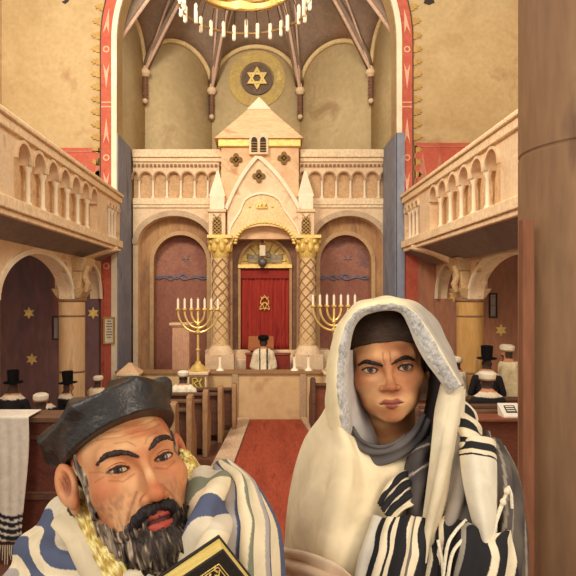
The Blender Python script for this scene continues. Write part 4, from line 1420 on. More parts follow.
def head_sdf(p, P):
    p = lower(p, P)
    jw = P.get('jaw', 1.0)
    d = ell(p, (0, .014, .036), (.074, .094, P.get('crown', .088)))
    d = smin(d, ell(p, (0, -.024, -.03), (.0625 * P.get('wide', 1), .064, .083)), .03)
    d = smin(d, ell(p, (0, -.034, -.076), (.047 * jw, .048, .04)), .03)
    d = smin(d, ell(p, (0, -.071, -.106), (.02 * jw, .017, .015)), .022)
    for s in (1, -1):
        d = smin(d, ell(p, (s * .043, -.058, -.024), (.02, .02, .017)), .03)
        d = smin(d, ell(p, (s * .0785, .012, -.006), (.009, .021, .034)), .006)
        d = smax(d, -ell(p, (s * .087, .006, -.002), (.007, .012, .019)), .006)
    d = smin(d, chain(p, [(-.042, -.068, .020), (-.018, -.082, .019), (0, -.082, .016), (.018, -.082, .019), (.042, -.068, .020)], [.009, .012, .011, .012, .009]), .02)
    for s in (1, -1):
        d = smax(d, -ell(p, (s * .0315, -.101, .0), (.020, .0225, .0125)), .014)
    nl = P.get('nose', 1.0)
    d = smin(d, chain(p, [(0, -.086, .010), (0, -.0985, -.012), (0, -.1075 - .004 * nl, -.036 * nl)], [.0060, .0058, .0080]), .011)
    d = smin(d, ell(p, (0, -.106 - .004 * nl, -.039 * nl), (.0105, .0105, .0095)), .006)
    for s in (1, -1):
        d = smin(d, ell(p, (s * .0128, -.097, -.0415 * nl), (.0072, .0110, .0068)), .007)
        d = smax(d, -ell(p, (s * .0068, -.104, -.0495 * nl), (.004, .006, .0035)), .003)
    d = smin(d, ell(p, (0, -.074, -.070), (.029, .0215, .024)), .02)
    mo = P.get('open', 0.0)
    d = smin(d, chain(p, [(-.025, -.083, -.0745), (-.009, -.0935, -.070), (0, -.0945, -.0715), (.009, -.0935, -.070), (.025, -.083, -.0745)], [.003, .0052, .0046, .0052, .003]), .005)
    d = smin(d, chain(p, [(-.022, -.084, -.077 - mo), (0, -.0940, -.0805 - mo), (.022, -.084, -.077 - mo)], [.003, .0066, .003]), .006)
    d = smax(d, -(chain(p, [(-.0225, -.0885, -.0755), (-.01, -.0985, -.0750), (0, -.1000, -.0757), (.01, -.0985, -.0750), (.0225, -.0885, -.0755)], [.0006, .0016, .0016, .0016, .0006]) - mo * .45), .003)
    # eyelids round the eyeballs
    hg = P.get('lid', .0052)
    for s in (1, -1):
        c = np.array([s * .0315, -.0735, 0], np.float32)
        q = p - c
        ball = np.linalg.norm(q, axis=1) - .0146
        sl = hg * (1 - (q[:, 0] / .0142) ** 2) - np.abs(q[:, 2] + .0008 - s * q[:, 0] * .08)
        lid = np.where(q[:, 1] < .002, smax(ball, sl, .0016), ball)
        d = smin(d, lid, .004)
        d = smax(d, -np.where(q[:, 1] < 0, np.maximum(np.linalg.norm(q, axis=1) - .0150, -np.minimum(sl, .004)), 1.0), .001)
        d = smin(d, np.linalg.norm(q, axis=1) - .0105, .001)
    if P.get('ear'):
        for s in (1, -1):
            q = p - np.array([s * .075, -.002, .002], np.float32)
            e = np.stack([q[:, 0] * s * .68 - q[:, 1] * .73, q[:, 0] * s * .73 + q[:, 1] * .68, q[:, 2]], 1)
            d = smin(d, ell(e, (.004, .010, .002), (.008, .0165, .030)), .006)
            d = smax(d, -ell(e, (.0135, .008, .004), (.010, .0095, .019)), .003)
            d = smin(d, ell(e, (.006, .003, -.024), (.006, .008, .009)), .005)
            d = smin(d, chain(e, [(.0075, .013, .016), (.0065, .009, .002), (.006, .010, -.012)], [.0022, .0030, .0025]), .003)
    if P.get('age'):
        # forehead furrows, nose folds, bags under the eyes
        fr = np.sin((p[:, 2] - .0 + .006 * np.cos(p[:, 0] * 50)) * 640) * .0007
        wz = np.exp(-((p[:, 2] - .045) / .016) ** 2) * np.exp(-(p[:, 0] / .045) ** 2) * (p[:, 1] < -.04)
        d = d + fr * wz
        for s in (1, -1):
            d = smax(d, -chain(p, [(s * .017, -.094, -.036), (s * .028, -.088, -.052), (s * .035, -.078, -.07)], [.0015, .0022, .0012]), .009)
    if P.get('frown'):
        for s in (1, -1):
            d = smax(d, -chain(p, [(s * .005, -.096, .012), (s * .0065, -.097, .028)], [.0012, .0008]), .005)
    return d


def surf(fn, x, z, y0=-.14):
    """depth at which the front of a head meets the line through x, z"""
    ys = np.linspace(y0, .0, 281)
    d = fn(np.stack([np.full(281, x), ys, np.full(281, z)], 1))
    i = int(np.argmax(d < 0))
    return float(ys[i])


def skin_tone(q, P):
    """local colours of a face, with painted ear shade and nose highlight, q in head space"""
    q = lower(q, P)
    base = np.array(lin(P['skin']), np.float64)
    t = np.tile(base, (len(q), 1))

    def mix(c, w):
        w = np.clip(w, 0, 1)[:, None]
        t[:] = t * (1 - w) + np.array(lin(c)) * w
    n1 = vn(q + 3.1, (38, 38, 38)); n2 = vn(q + 7.7, (90, 90, 70))
    mix(P['ruddy'], .75 * np.clip(n1 * 1.3 + .12, 0, 1) + .16 * n2)
    mix(P['pale'], .75 * np.clip(-n1 * 1.3 + .05, 0, 1))
    if P.get('age'):
        st = np.clip((-.018 - q[:, 2]) / .02, 0, 1) * (q[:, 1] < .0) * np.clip((np.abs(q[:, 0]) - .018) / .012, 0, 1)
        mix((120, 96, 76), .55 * st * np.clip(.5 + vn(q, (400, 400, 150)), 0, 1))
    face = q[:, 1] < 0
    g = lambda x, y, z, r: np.exp(-(((q[:, 0] - x) ** 2 + (q[:, 1] - y) ** 2 + (q[:, 2] - z) ** 2) / r ** 2))
    for s in (1, -1):
        mix(P['ruddy'], .5 * g(s * .045, -.06, -.035, .022))
        mix(P['ruddy'], .5 * g(s * .079, .01, .0, .03))
    mix(P['ruddy'], .35 * g(0, -.112, -.036, .012))
    # lips
    mo = P.get('open', 0)
    lipz = -.0755
    up = chain(q, [(-.025, -.083, -.0745), (-.009, -.0935, -.070), (0, -.0945, -.0715), (.009, -.0935, -.070), (.025, -.083, -.0745)], [.003, .0052, .0046, .0052, .003])
    dn = chain(q, [(-.022, -.084, -.077 - mo), (0, -.0940, -.0805 - mo), (.022, -.084, -.077 - mo)], [.003, .0066, .003])
    mix(P['lip'], np.clip((.0024 + mo * .4 - np.minimum(up, dn)) / .0012, 0, 1) * face * np.clip((.0245 + mo - np.abs(q[:, 0])) / .003, 0, 1) * (q[:, 2] > -.0885 - mo))
    mix((70, 34, 28), (np.abs(q[:, 2] - lipz) < .0011 + mo * .42) & (np.abs(q[:, 0]) < .021) & (q[:, 1] < -.076) & (q[:, 1] > -.0995) & (np.minimum(up, dn) < .004))
    if P.get('age'):
        for ch, wd, k in (([(-.045, -.06, .046), (-.02, -.085, .040), (.0, -.085, .041), (.02, -.085, .040), (.045, -.06, .046)], .0011, .5),
                          ([(-.04, -.06, .054), (-.02, -.082, .049), (.0, -.085, .050), (.02, -.082, .049), (.04, -.06, .054)], .0011, .45),
                          ([(-.030, -.07, .034), (-.014, -.09, .031), (-.006, -.092, .022)], .0010, .5), ([(.030, -.07, .034), (.014, -.09, .031), (.006, -.092, .022)], .0010, .5),
                          ([(.017, -.1, -.034), (.028, -.09, -.050), (.034, -.08, -.064)], .0016, .6), ([(-.017, -.1, -.034), (-.028, -.09, -.050), (-.034, -.08, -.064)], .0016, .6),
                          ([(.014, -.09, -.011), (.030, -.086, -.0165), (.046, -.07, -.010)], .0011, .55), ([(-.014, -.09, -.011), (-.030, -.086, -.0165), (-.046, -.07, -.010)], .0011, .55),
                          ([(.049, -.065, .002), (.060, -.05, .008)], .0009, .45), ([(-.049, -.065, .002), (-.060, -.05, .008)], .0009, .45), ([(-.05, -.065, -.003), (-.060, -.05, -.006)], .0009, .45)):
            pl = np.array(q); P2_ = np.array(ch)
            pl[:, 1] = 0; P2_[:, 1] = 0
            dd = chain(pl, [tuple(x) for x in P2_], [0] * len(ch))
            mix((128, 72, 46), k * np.clip(1.5 - dd / wd, 0, 1) * (q[:, 1] < -.03))
        for s in (1, -1):
            mix((150, 88, 58), .7 * (np.linalg.norm(q - np.array([s * .0175, -.1, -.041]), axis=1) < .006))
        mix((228, 180, 128), .6 * g(0, -.108, -.015, .009))  # pale nose ridge: a highlight put into the skin colour
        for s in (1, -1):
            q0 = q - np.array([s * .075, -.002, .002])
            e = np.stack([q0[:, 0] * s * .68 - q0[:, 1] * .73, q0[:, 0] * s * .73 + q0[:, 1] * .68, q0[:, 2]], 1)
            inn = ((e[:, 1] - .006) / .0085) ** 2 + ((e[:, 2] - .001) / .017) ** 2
            mix((132, 66, 42), .75 * np.clip(1.4 - inn, 0, 1) * (e[:, 0] > -.002) * (e[:, 0] < .011))  # redder ear hollow, also darkened: its shade put into the skin colour
    if P.get('frown'):
        for s in (1, -1):
            pl = np.array(q); pl[:, 1] = 0
            dd = chain(pl, [(s * .005, 0, .008), (s * .0068, 0, .019), (s * .0055, 0, .030)], [0, 0, 0])
            mix((112, 60, 40), .6 * np.clip(1.6 - dd / .0011, 0, 1) * (q[:, 1] < -.05))
    # lash lines and lid creases
    for s in (1, -1):
        c = np.array([s * .0315, -.0735, 0])
        e = q - c
        hg = P.get('lid', .0052)
        sl = hg * (1 - (e[:, 0] / .0142) ** 2) - np.abs(e[:, 2] + .0008 - s * e[:, 0] * .08)
        near = (np.linalg.norm(e, axis=1) < .0185) & (e[:, 1] < -.001)
        mix((52, 30, 24), near & (np.abs(sl + .0006) < .0012) & (e[:, 2] > -.0015))
        mix((120, 70, 50), .7 * (near & (np.abs(sl + .0004) < .0010) & (e[:, 2] < -.0012)))
    return t


def cr(P, n):
    """smooth curve through points"""
    P = np.array(P, float)
    k = len(P)
    if k == 1: return np.repeat(P, n, 0)
    t = np.linspace(0, k - 1, n)
    i = np.clip(np.floor(t).astype(int), 0, k - 2)
    u = (t - i)[:, None]
    p0 = P[np.maximum(i - 1, 0)]; p1 = P[i]; p2 = P[i + 1]; p3 = P[np.minimum(i + 2, k - 1)]
    p0 = np.where((i == 0)[:, None], 2 * p1 - p2, p0); p3 = np.where((i == k - 2)[:, None], 2 * p2 - p1, p3)
    return .5 * (2 * p1 + (p2 - p0) * u + (2 * p0 - 5 * p1 + 4 * p2 - p3) * u ** 2 + (3 * p1 - p0 - 3 * p2 + p3) * u ** 3)


def loft(name, curves, parent, mt, tone, nu=60, nv=80, disp=None, thick=.006, off=-1, world=True):
    """cloth through a family of curves given as places in the scene; tone(u, v, p) gives its woven colours and any painted shade"""
    C = [cr([tuple(at(*q)) for q in c], nv) for c in curves]
    G = np.stack([cr([C[k][j] for k in range(len(C))], nu) for j in range(nv)], 0)       # nv, nu, 3
    du = np.gradient(G, axis=1); dv = np.gradient(G, axis=0)
    N = np.cross(du, dv); N /= np.maximum(np.linalg.norm(N, axis=2), 1e-9)[..., None]
    # outward is towards the viewer for the middle of the cloth
    if (N[..., 1].mean()) > 0: N = -N
    uu, vv = np.meshgrid(np.linspace(0, 1, nu), np.linspace(0, 1, nv))
    if disp is not None:
        G = G + N * disp(uu, vv, G)[..., None]
    P_ = G.reshape(-1, 3)
    t = tone(uu.ravel(), vv.ravel(), P_)
    fs = [(j * nu + i, j * nu + i + 1, (j + 1) * nu + i + 1, (j + 1) * nu + i) for j in range(nv - 1) for i in range(nu - 1)]
    base = np.array(parent.matrix_basis.translation) if parent is not None else np.zeros(3)
    o = link_mesh(name, P_ - base, fs, mt, parent, tone=t)
    if thick:
        s = o.modifiers.new('thick', 'SOLIDIFY'); s.thickness = thick; s.offset = 0
    return o


def bands(w, cuts):
    """cuts: list of (upto, colour)"""
    t = np.zeros((len(w), 3))
    lo = -9.0
    for hi, c in cuts:
        t[(w >= lo) & (w < hi)] = lin(c)
        lo = hi
    return t


def flat(c, c2=None, f=40):
    def g(u, v, p):
        t = np.tile(np.array(lin(c)), (len(u), 1))
        if c2 is not None:
            w = np.clip(.5 + .9 * vn(p, (f, f, f)), 0, 1)[:, None]
            t = t * (1 - w) + np.array(lin(c2)) * w
        return t
    return g


SKINM = vmat('skin_painted', rough=.55, scale=60, fine=.07, bump=.12, spec=.3, dist=.001)
CLOTH = vmat('wool_cloth', rough=.85, scale=26, fine=.09, bump=.2, dist=.002)
HAIRM = vmat('hair_strands', rough=.6, scale=120, fine=.3, bump=.5, dist=.002, stretch=(1, 1, .35))


def local_mesh(name, fn, lo, hi, h, R, O, parent, mt, tonefn, kind=None):
    """mesh modelled in head space, then set at O with turn R"""
    V, Q = sdf_fine(fn, lo, hi, h)
    t = tonefn(V.astype(np.float64))
    W = V @ R.T + O - np.array(parent.matrix_basis.translation)
    return link_mesh(name, W, Q, mt, parent, tone=t)




def eyes(parent, R, O, P):
    """eyeballs with iris and pupil, and the dark lash lines"""
    gz = np.array(P['gaze'], float); gz /= np.linalg.norm(gz)
    base = np.array(parent.matrix_basis.translation)
    hg = P.get('lid', .0052)
    for s in (1, -1):
        c = np.array([s * .0315, -.0735, 0])
        b = MB(); b.ball((0, 0, 0), 1.0, 64, 48)
        v = np.array([tuple(x) for x in b.v])
        # pole of the globe along the gaze
        zt = Vector(gz).to_track_quat('Z', 'Y').to_matrix()
        d = v @ np.array(zt).T
        ang = np.arccos(np.clip(d @ gz, -1, 1))
        t = np.tile(np.array(lin((206, 182, 152))), (len(v), 1))
        t[ang < .47] = lin((44, 32, 28))
        t[ang < .41] = lin(P['iris'])
        t[ang < .22] = lin((24, 18, 17))
        W = (c + d * .0128) @ R.T + O - base
        link_mesh('eye', W, b.f, vmat('eye_globe', rough=.22, scale=200, fine=.05, bump=0, spec=.4), parent, tone=t)
        lash = MB()
        for up, rr in ((1, P.get('lash', .0011)), (-1, .0005)):
            pts, rad = [], []
            for k in range(17):
                x = -.0134 + .0268 * k / 16
                z = up * (hg * (1 - (x / .0142) ** 2)) - .0008 + s * x * .08
                y = -math.sqrt(max(1e-9, .0150 ** 2 - x * x - z * z))
                pts.append(Vector(tuple((c + np.array([x, y, z])) @ R.T + O - base)))
                rad.append(rr * (.45 + .55 * math.sin(PI * (k + .5) / 17)))
            lash.tube(pts, rad, 6)
        if 1:
            pts = []
            for k in range(17):
                x = -.0150 + .030 * k / 16
                z = (hg + .0048) * (1 - (x / .0205) ** 2) - .0008 + s * x * .08
                y = surf(lambda p: head_sdf(p, P), c[0] + x, z) - .0001
                pts.append(Vector(tuple(np.array([c[0] + x, y, z]) @ R.T + O - base)))
            lash.tube(pts, [.0005 * (.3 + .7 * math.sin(PI * (k + .5) / 17)) for k in range(17)], 5)
        lash.build('eyelid_line', mat('umber_lash', (58, 34, 26), (70, 42, 32), scale=60, bump=0), parent)


# ============ the bearded man in a beret ============
man = empty('person', (-.20, .98, PZ), 'bearded man in black beret, blue-striped shawl and gold collar, holding a black book', 'person')
P1 = dict(ear=True, crown=.056, wide=1.0, jaw=1.05, nose=1.12, open=.0045, lid=.0039, age=True, lash=.0013, skin=(200, 136, 88), ruddy=(178, 92, 56), pale=(228, 178, 126), lip=(168, 70, 54), iris=(74, 46, 32), gaze=(-.2, -1, -.10))
R1 = rot(27, 15, 17)
O1 = np.array(at(141.6, 463, .80)) - R1 @ np.array([0, -.08, 0])
h1 = lambda p: head_sdf(p, P1)
N1 = O1 + R1 @ np.array([0, .02, -.07])
SH1 = np.array([-.20, 1.0, 2.17])


def body1(p):
    q = (p - O1) @ R1
    d = h1(q.astype(np.float32))
    d = smin(d, cap(p, N1, SH1 + [0, -.02, .06], .054, .06), .025)
    d = smin(d, cap(p, SH1 + [-.15, 0, 0], SH1 + [.15, 0, 0], .07), .07)
    d = smin(d, chain(p, [SH1 + [0, 0, -.05], [-.20, 1.0, 1.95], [-.20, 1.02, 1.78]], [.13, .14, .15]), .06)
    for s in (1, -1):
        d = smin(d, chain(p, [SH1 + [s * .17, 0, 0], [-.2 + s * .25, .98, 1.93], ([.02, .78, 2.20] if s > 0 else [-.24, .74, 2.02])], [.06, .05, .034]), .02)
        d = smin(d, chain(p, [[-.2 + s * .09, 1.0, 1.76], [-.2 + s * .11, .56, 1.75], [-.2 + s * .11, .56, 1.28]], [.1, .08, .055]), .04)
        d = smin(d, ell(p, [-.2 + s * .11, .49, 1.245], [.045, .12, .045]), .03)
    # right hand round the foot of the book, left hand on the knee
    d = smin(d, ell(p, [.0, .735, 2.245], [.04, .025, .045]), .02)
    for k, L_ in enumerate((.055, .066, .07, .06)):
        x = -.035 + k * .021
        d = smin(d, chain(p, [[x, .735, 2.27], [x - .004, .748, 2.27 + L_ * .55], [x - .006, .735, 2.27 + L_]], [.0095, .0088, .0075]), .006)
    d = smin(d, chain(p, [[.03, .715, 2.235], [.02, .69, 2.265], [-.0, .685, 2.295]], [.0105, .0095, .008]), .006)
    d = smin(d, ell(p, [-.26, .69, 1.98], [.04, .05, .022]), .02)
    for k, L_ in enumerate((.055, .068, .072, .062)):
        x = -.228 - k * .021
        d = smin(d, chain(p, [[x, .66, 1.98], [x, .66 - L_ * .6, 1.972], [x, .66 - L_, 1.95]], [.0095, .0088, .0075]), .006)
    d = smin(d, chain(p, [[-.225, .7, 1.985], [-.2, .67, 1.98], [-.19, .64, 1.968]], [.011, .0095, .008]), .006)
    return d


V, Q = sdf_fine(body1, (-.56, .34, 1.2), (.2, 1.2, 2.66), .0021)
q = (V.astype(np.float64) - O1) @ R1
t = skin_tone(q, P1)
coat = (V[:, 2] < 2.19) & (np.linalg.norm(V - np.array([.0, .72, 2.27]), axis=1) > .085) & (np.linalg.norm(V - np.array([-.25, .66, 1.98]), axis=1) > .10)
t[coat] = lin((60, 52, 54))
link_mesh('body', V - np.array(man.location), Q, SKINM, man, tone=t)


eyes(man, R1, O1, P1)


def grizzle(dark, mid, pale, f=(260, 260, 46), sh=.0):
    def g(v):
        w = vn(v, f) * .6 + vn(v + 5, (420, 420, 80)) * .4 + sh + .35 * vn(v + 2, (30, 30, 30))
        t = np.tile(np.array(lin(dark)), (len(v), 1))
        a = np.clip((w + .1) * 3, 0, 1)[:, None]; b = np.clip((w - .28) * 4, 0, 1)[:, None]
        t = t * (1 - a) + np.array(lin(mid)) * a
        return t * (1 - b) + np.array(lin(pale)) * b
    return g


def beard(p):
    d = h1(p) - .0035
    strand = .0026 * vn(p.astype(np.float64), (230, 230, 42)) + .0016 * vn(p.astype(np.float64) + 4, (420, 420, 70))
    full = ell(p, (0, -.062, -.104), (.040, .042, .032))
    full = smin(full, ell(p, (.0, -.076, -.122), (.024, .026, .020)), .03)
    for s in (1, -1):
        full = smin(full, chain(p, [(s * .058, -.022, -.045), (s * .052, -.03, -.07), (s * .038, -.048, -.098)], [.004, .009, .017]), .02)
    b = np.minimum(d, full)
    # upper edge of the beard along the cheek
    edge = -.040 - .034 * np.clip((-p[:, 1] - .0) / .075, 0, 1)
    edge = edge + .006 * np.sin(p[:, 0] * 300) * .6
    b = smax(b, p[:, 2] - edge, .006)
    b = smax(b, -(p[:, 2] + .145), .01)
    b = smax(b, p[:, 1] + .012, .01)
    mo = ell(p, (0, -.098, -.0788), (.0205, .026, .0094))
    b = smax(b, -mo, .004)
    return b + 1.35 * strand


def beard_tone(v):
    a = grizzle((50, 40, 33), (98, 80, 64), (172, 152, 126), f=(320, 320, 40), sh=.0)(v)
    b = grizzle((96, 76, 60), (150, 128, 104), (204, 186, 158), sh=.08)(v)
    w = np.clip((v[:, 1] + .062) / .03, 0, 1)[:, None]
    return a * (1 - w) + b * w


local_mesh('beard', beard, (-.09, -.125, -.175), (.09, .03, -.02), .0016, R1, O1, man, HAIRM, beard_tone)


def moustache(p):
    d = None
    for s in (1, -1):
        e = chain(p, [(s * .002, -.1005, -.0585), (s * .014, -.0985, -.0605), (s * .026, -.0885, -.068), (s * .036, -.074, -.085)], [.006, .0085, .0078, .005])
        d = e if d is None else np.minimum(d, e)
    return d + .0022 * vn(p.astype(np.float64), (300, 120, 120)) + .001 * vn(p.astype(np.float64), (600, 300, 300))


local_mesh('moustache', moustache, (-.055, -.12, -.105), (.055, -.05, -.035), .0014, R1, O1, man, HAIRM, grizzle((34, 27, 25), (62, 50, 42), (128, 110, 92), f=(300, 120, 120), sh=-.18))


def brows(fn, pts, name, R, O, parent, dark, r=(.0022, .0042, .0038, .0016), lift=.0):
    def g(p):
        d = None
        for ch in pts:
            P_ = [(x, surf(fn, x, z) - .0012 - lift, z) for x, z in ch]
            PP = cr(P_, 12); rr = np.interp(np.linspace(0, 1, 12), np.linspace(0, 1, 4), r)
            e = chain(p, [tuple(a) for a in PP], list(rr))
            d = e if d is None else np.minimum(d, e)
        return d + .0009 * vn(p.astype(np.float64), (500, 300, 260))
    local_mesh(name, g, (-.075, -.115, -.005), (.075, -.03, .045), .0011, R, O, parent, HAIRM, grizzle(dark, tuple(min(255, c + 26) for c in dark), tuple(min(255, c + 60) for c in dark), f=(300, 200, 300), sh=-.25))


brows(h1, [[(-.054, .0145), (-.042, .0215), (-.024, .0185), (-.007, .0085)], [(.011, .0135), (.024, .0225), (.040, .0245), (.052, .0185)]], 'eyebrows', R1, O1, man, (48, 34, 28))


def sidehair(p):
    d = h1(p) - .004
    d = np.maximum(d, p[:, 1] + .016); d = np.maximum(d, -.034 + .35 * (p[:, 2]) - p[:, 1])
    d = np.maximum(d, .05 - np.abs(p[:, 0])); d = np.maximum(d, np.abs(p[:, 0]) - .0725); d = np.maximum(d, p[:, 2] - .055); d = np.maximum(d, -.052 - p[:, 2])
    d = np.maximum(d, -(ell(p, (-.081, .014, -.006), (.02, .021, .034))))
    return d + .002 * vn(p.astype(np.float64), (240, 240, 50))




def backhair(p):
    d = h1(p) - .005
    d = np.maximum(d, .036 - .25 * np.abs(p[:, 2]) - p[:, 1]); d = np.maximum(d, -.065 - p[:, 2]); d = np.maximum(d, p[:, 2] - .075)
    return d + .002 * vn(p.astype(np.float64), (240, 240, 50))


local_mesh('back_hair', backhair, (-.1, .0, -.08), (.1, .13, .09), .0022, R1, O1, man, HAIRM, grizzle((62, 52, 44), (112, 96, 80), (180, 164, 140)))
for lo_, hi_ in (((-.095, -.05, -.06), (0, .065, .06)), ((0, -.05, -.06), (.095, .065, .06))):
    local_mesh('side_hair', sidehair, lo_, hi_, .0018, R1, O1, man, HAIRM, grizzle((70, 58, 48), (130, 112, 92), (196, 180, 154)))


def beret(p):
    # tilted frame: the band sits on the brow, the crown sags back to the viewer's left
    a = math.radians(-6)
    q = p - np.array([0, .012, .052], np.float32)
    x = q[:, 0] * math.cos(a) - q[:, 2] * math.sin(a); z = q[:, 0] * math.sin(a) + q[:, 2] * math.cos(a)
    y = q[:, 1]
    w = np.stack([x, y, z], 1)
    z2 = z + .26 * y                                               # band runs lower behind
    band = np.sqrt((x / .083) ** 2 + ((y) / .103) ** 2)
    band = np.maximum((band - 1) * .085, np.abs(z2 - .006) - .017)
    w2 = np.stack([x, y, z2], 1)
    crown = ell(w2, (-.004, .012, .026), (.098, .117, .028))
    th = np.arctan2(y, x)
    fold = (.011 * np.abs(np.sin(3.5 * th + .9 + 22 * z2)) - .006) * np.clip((z2 - .004) / .03, 0, 1) + .006 * vn(w.astype(np.float64), (22, 22, 22))
    crown = crown + fold
    d = smin(crown, band - .004, .012)
    inner = ell(p, (0, .014, .036), (.071, .091, .053))
    return smax(d, -inner, .004)


BER = mat('black_beret_leather', (31, 26, 22), (42, 35, 30), (66, 56, 48), scale=16, rough=.36, bump=.12, fine=.18, spec=.5)
V, Q = sdf_fine(beret, (-.14, -.14, -.04), (.12, .17, .17), .0024)
link_mesh('beret', V @ R1.T + O1 - np.array(man.location), Q, BER, man)

# shawl: blue, cream, sage and lilac stripes
CRM, BLU, SAG, LIL, PAL = (232, 212, 174), (84, 90, 112), (132, 134, 110), (172, 160, 152), (214, 198, 170)


def wave(u, v, p):
    return u + .030 * np.sin(v * 7 + 1) + .018 * np.sin(v * 15 + u * 4)


def tone_main(u, v, p):
    return bands(wave(u, v, p), [(.16, LIL), (.27, BLU), (.36, CRM), (.46, SAG), (.50, BLU), (.60, CRM), (.64, LIL), (.75, BLU), (.80, SAG), (.88, CRM), (.95, BLU), (9, LIL)])


def tone_fold(u, v, p):
    w = v + .05 * np.sin(u * 6)
    return bands(w, [(.10, PAL), (.20, SAG), (.36, CRM), (.50, BLU), (.66, PAL), (.80, CRM), (.90, BLU), (9, PAL)])


# outer fall over the shoulder
loft('shawl_fall', [
    [(214, 466, .93), (226, 486, .87), (224, 515, .82), (222, 545, .79), (226, 640, .78)],
    [(219, 462, .93), (235, 480, .855), (238, 512, .80), (240, 545, .775), (246, 640, .76)],
    [(227, 461, .945), (246, 482, .86), (252, 512, .81), (256, 546, .785), (262, 640, .77)],
    [(234, 465, .96), (253, 488, .90), (264, 516, .86), (270, 548, .84), (274, 640, .83)],
    [(236, 472, 1.0), (257, 494, .98), (272, 520, .97), (281, 550, .96), (285, 640, .95)]],
    man, CLOTH, tone_main, 200, 120, lambda u, v, p: .006 * np.sin(wave(u, v, 0) * 22) * np.clip(v * 4, 0, 1))
# inner fold curling in beside the collar
loft('shawl_fold', [
    [(182, 500, .86), (186, 520, .81), (186, 545, .77), (180, 580, .75), (176, 640, .75)],
    [(192, 482, .87), (197, 502, .80), (198, 528, .76), (198, 560, .745), (196, 640, .745)],
    [(200, 470, .89), (209, 488, .81), (213, 516, .765), (214, 548, .75), (214, 640, .75)],
    [(211, 465, .92), (222, 482, .84), (226, 510, .80), (225, 545, .78), (228, 640, .78)],
    [(218, 464, .96), (230, 482, .90), (232, 512, .86), (229, 545, .83), (232, 640, .83)]],
    man, CLOTH, tone_fold, 90, 180, lambda u, v, p: .007 * np.sin(v * 16 + u * 5))
# chest under the beard
loft('shawl_front', [
    [(95, 545, .84), (96, 580, .80), (98, 640, .78)],
    [(118, 556, .80), (118, 585, .765), (118, 640, .75)],
    [(145, 560, .775), (147, 585, .75), (148, 640, .735)],
    [(172, 552, .77), (176, 580, .745), (178, 640, .735)],
    [(196, 520, .79), (204, 560, .755), (206, 640, .745)]],
    man, CLOTH, lambda u, v, p: bands(v * .9 + .05 * np.sin(u * 9) + .25 * u, [(.12, PAL), (.2, LIL), (.30, BLU), (.40, CRM), (.52, PAL), (.62, BLU), (9, PAL)]), 90, 150, lambda u, v, p: .005 * np.sin(v * 14 + u * 7))
# left shoulder
loft('shawl_shoulder', [
    [(66, 494, .98), (38, 520, .97), (18, 548, .96), (2, 580, .95), (-20, 640, .94)],
    [(70, 506, .93), (48, 532, .90), (30, 560, .88), (18, 590, .87), (0, 640, .86)],
    [(80, 520, .88), (66, 548, .85), (54, 575, .83), (44, 600, .82), (30, 640, .81)],
    [(100, 545, .86), (96, 565, .82), (92, 590, .80), (88, 610, .79), (82, 640, .79)]],
    man, CLOTH, lambda u, v, p: bands(v + .06 * np.sin(u * 8) - .12 * u, [(.16, PAL), (.30, BLU), (.42, CRM), (.56, BLU), (.68, CRM), (.82, LIL), (9, BLU)]), 80, 170, lambda u, v, p: .006 * np.sin(v * 17 + u * 3))
# plain band of the collar and its gold brocade
loft('collar_band', [
    [(65, 500, .90), (60, 512, .875), (52, 526, .86)],
    [(77, 514, .865), (72, 524, .845), (66, 542, .84)],
    [(90, 535, .83), (85, 548, .815), (80, 570, .815)],
    [(108, 562, .79), (103, 575, .78), (98, 600, .785)],
    [(125, 590, .765), (120, 600, .765), (116, 630, .77)]],
    man, CLOTH, flat((220, 200, 164), (206, 186, 150), 22), 50, 30, lambda u, v, p: .002 * np.sin(v * 9))
GOLDB = vmat('gold_brocade', rough=.55, scale=90, fine=.2, bump=.7, spec=.5, dist=.003)


def brocade(u, v, p):
    w = np.sin(u * 46 + 3 * np.sin(v * 14)) * np.sin(v * 19 + 2.4 * np.sin(u * 24)) + .4 * vn(p, (120, 120, 120))
    t = np.tile(np.array(lin((216, 186, 92))), (len(u), 1))
    k = np.clip(w * 2.2, 0, 1)[:, None]
    t = t * (1 - k) + np.array(lin((244, 226, 152))) * k
    k = np.clip(-w * 2.2 - .3, 0, 1)[:, None]
    return t * (1 - k) + np.array(lin((176, 138, 58))) * k


loft('gold_collar', [
    [(73, 482, .905), (69, 492, .89), (64, 502, .885)],
    [(88, 492, .86), (82, 504, .852), (76, 516, .855)],
    [(97, 512, .835), (92, 524, .822), (86, 536, .822)],
    [(106, 536, .805), (101, 548, .792), (97, 560, .79)],
    [(122, 562, .775), (116, 573, .765), (110, 585, .765)],
    [(138, 592, .75), (131, 602, .745), (126, 612, .745)]],
    man, GOLDB, brocade, 90, 40, lambda u, v, p: .0012 * np.sin(u * 46 + 3 * np.sin(v * 14)) * np.sin(v * 19), thick=.006)
loft('gold_collar', [
    [(180, 450, .90), (186, 451, .90), (192, 457, .91), (199, 466, .93)],
    [(180, 462, .885), (187, 464, .88), (194, 470, .885), (202, 478, .90)],
    [(181, 478, .87), (187, 480, .86), (193, 484, .862), (199, 488, .875)],
    [(183, 492, .86), (187, 496, .85), (191, 499, .85), (195, 502, .86)]],
    man, GOLDB, brocade, 60, 40, lambda u, v, p: .001 * np.sin(u * 40) * np.sin(v * 19), thick=.006)

# the book
bk = empty('prayer_book', tuple(at(223, 548, .69)), 'black book with gilt page edges and gold foliage, held by the bearded man', 'book')
Rb = Matrix.Rotation(math.radians(4), 4, 'Z') @ Matrix.Rotation(math.radians(-33), 4, 'Y') @ Matrix.Rotation(math.radians(18), 4, 'X')
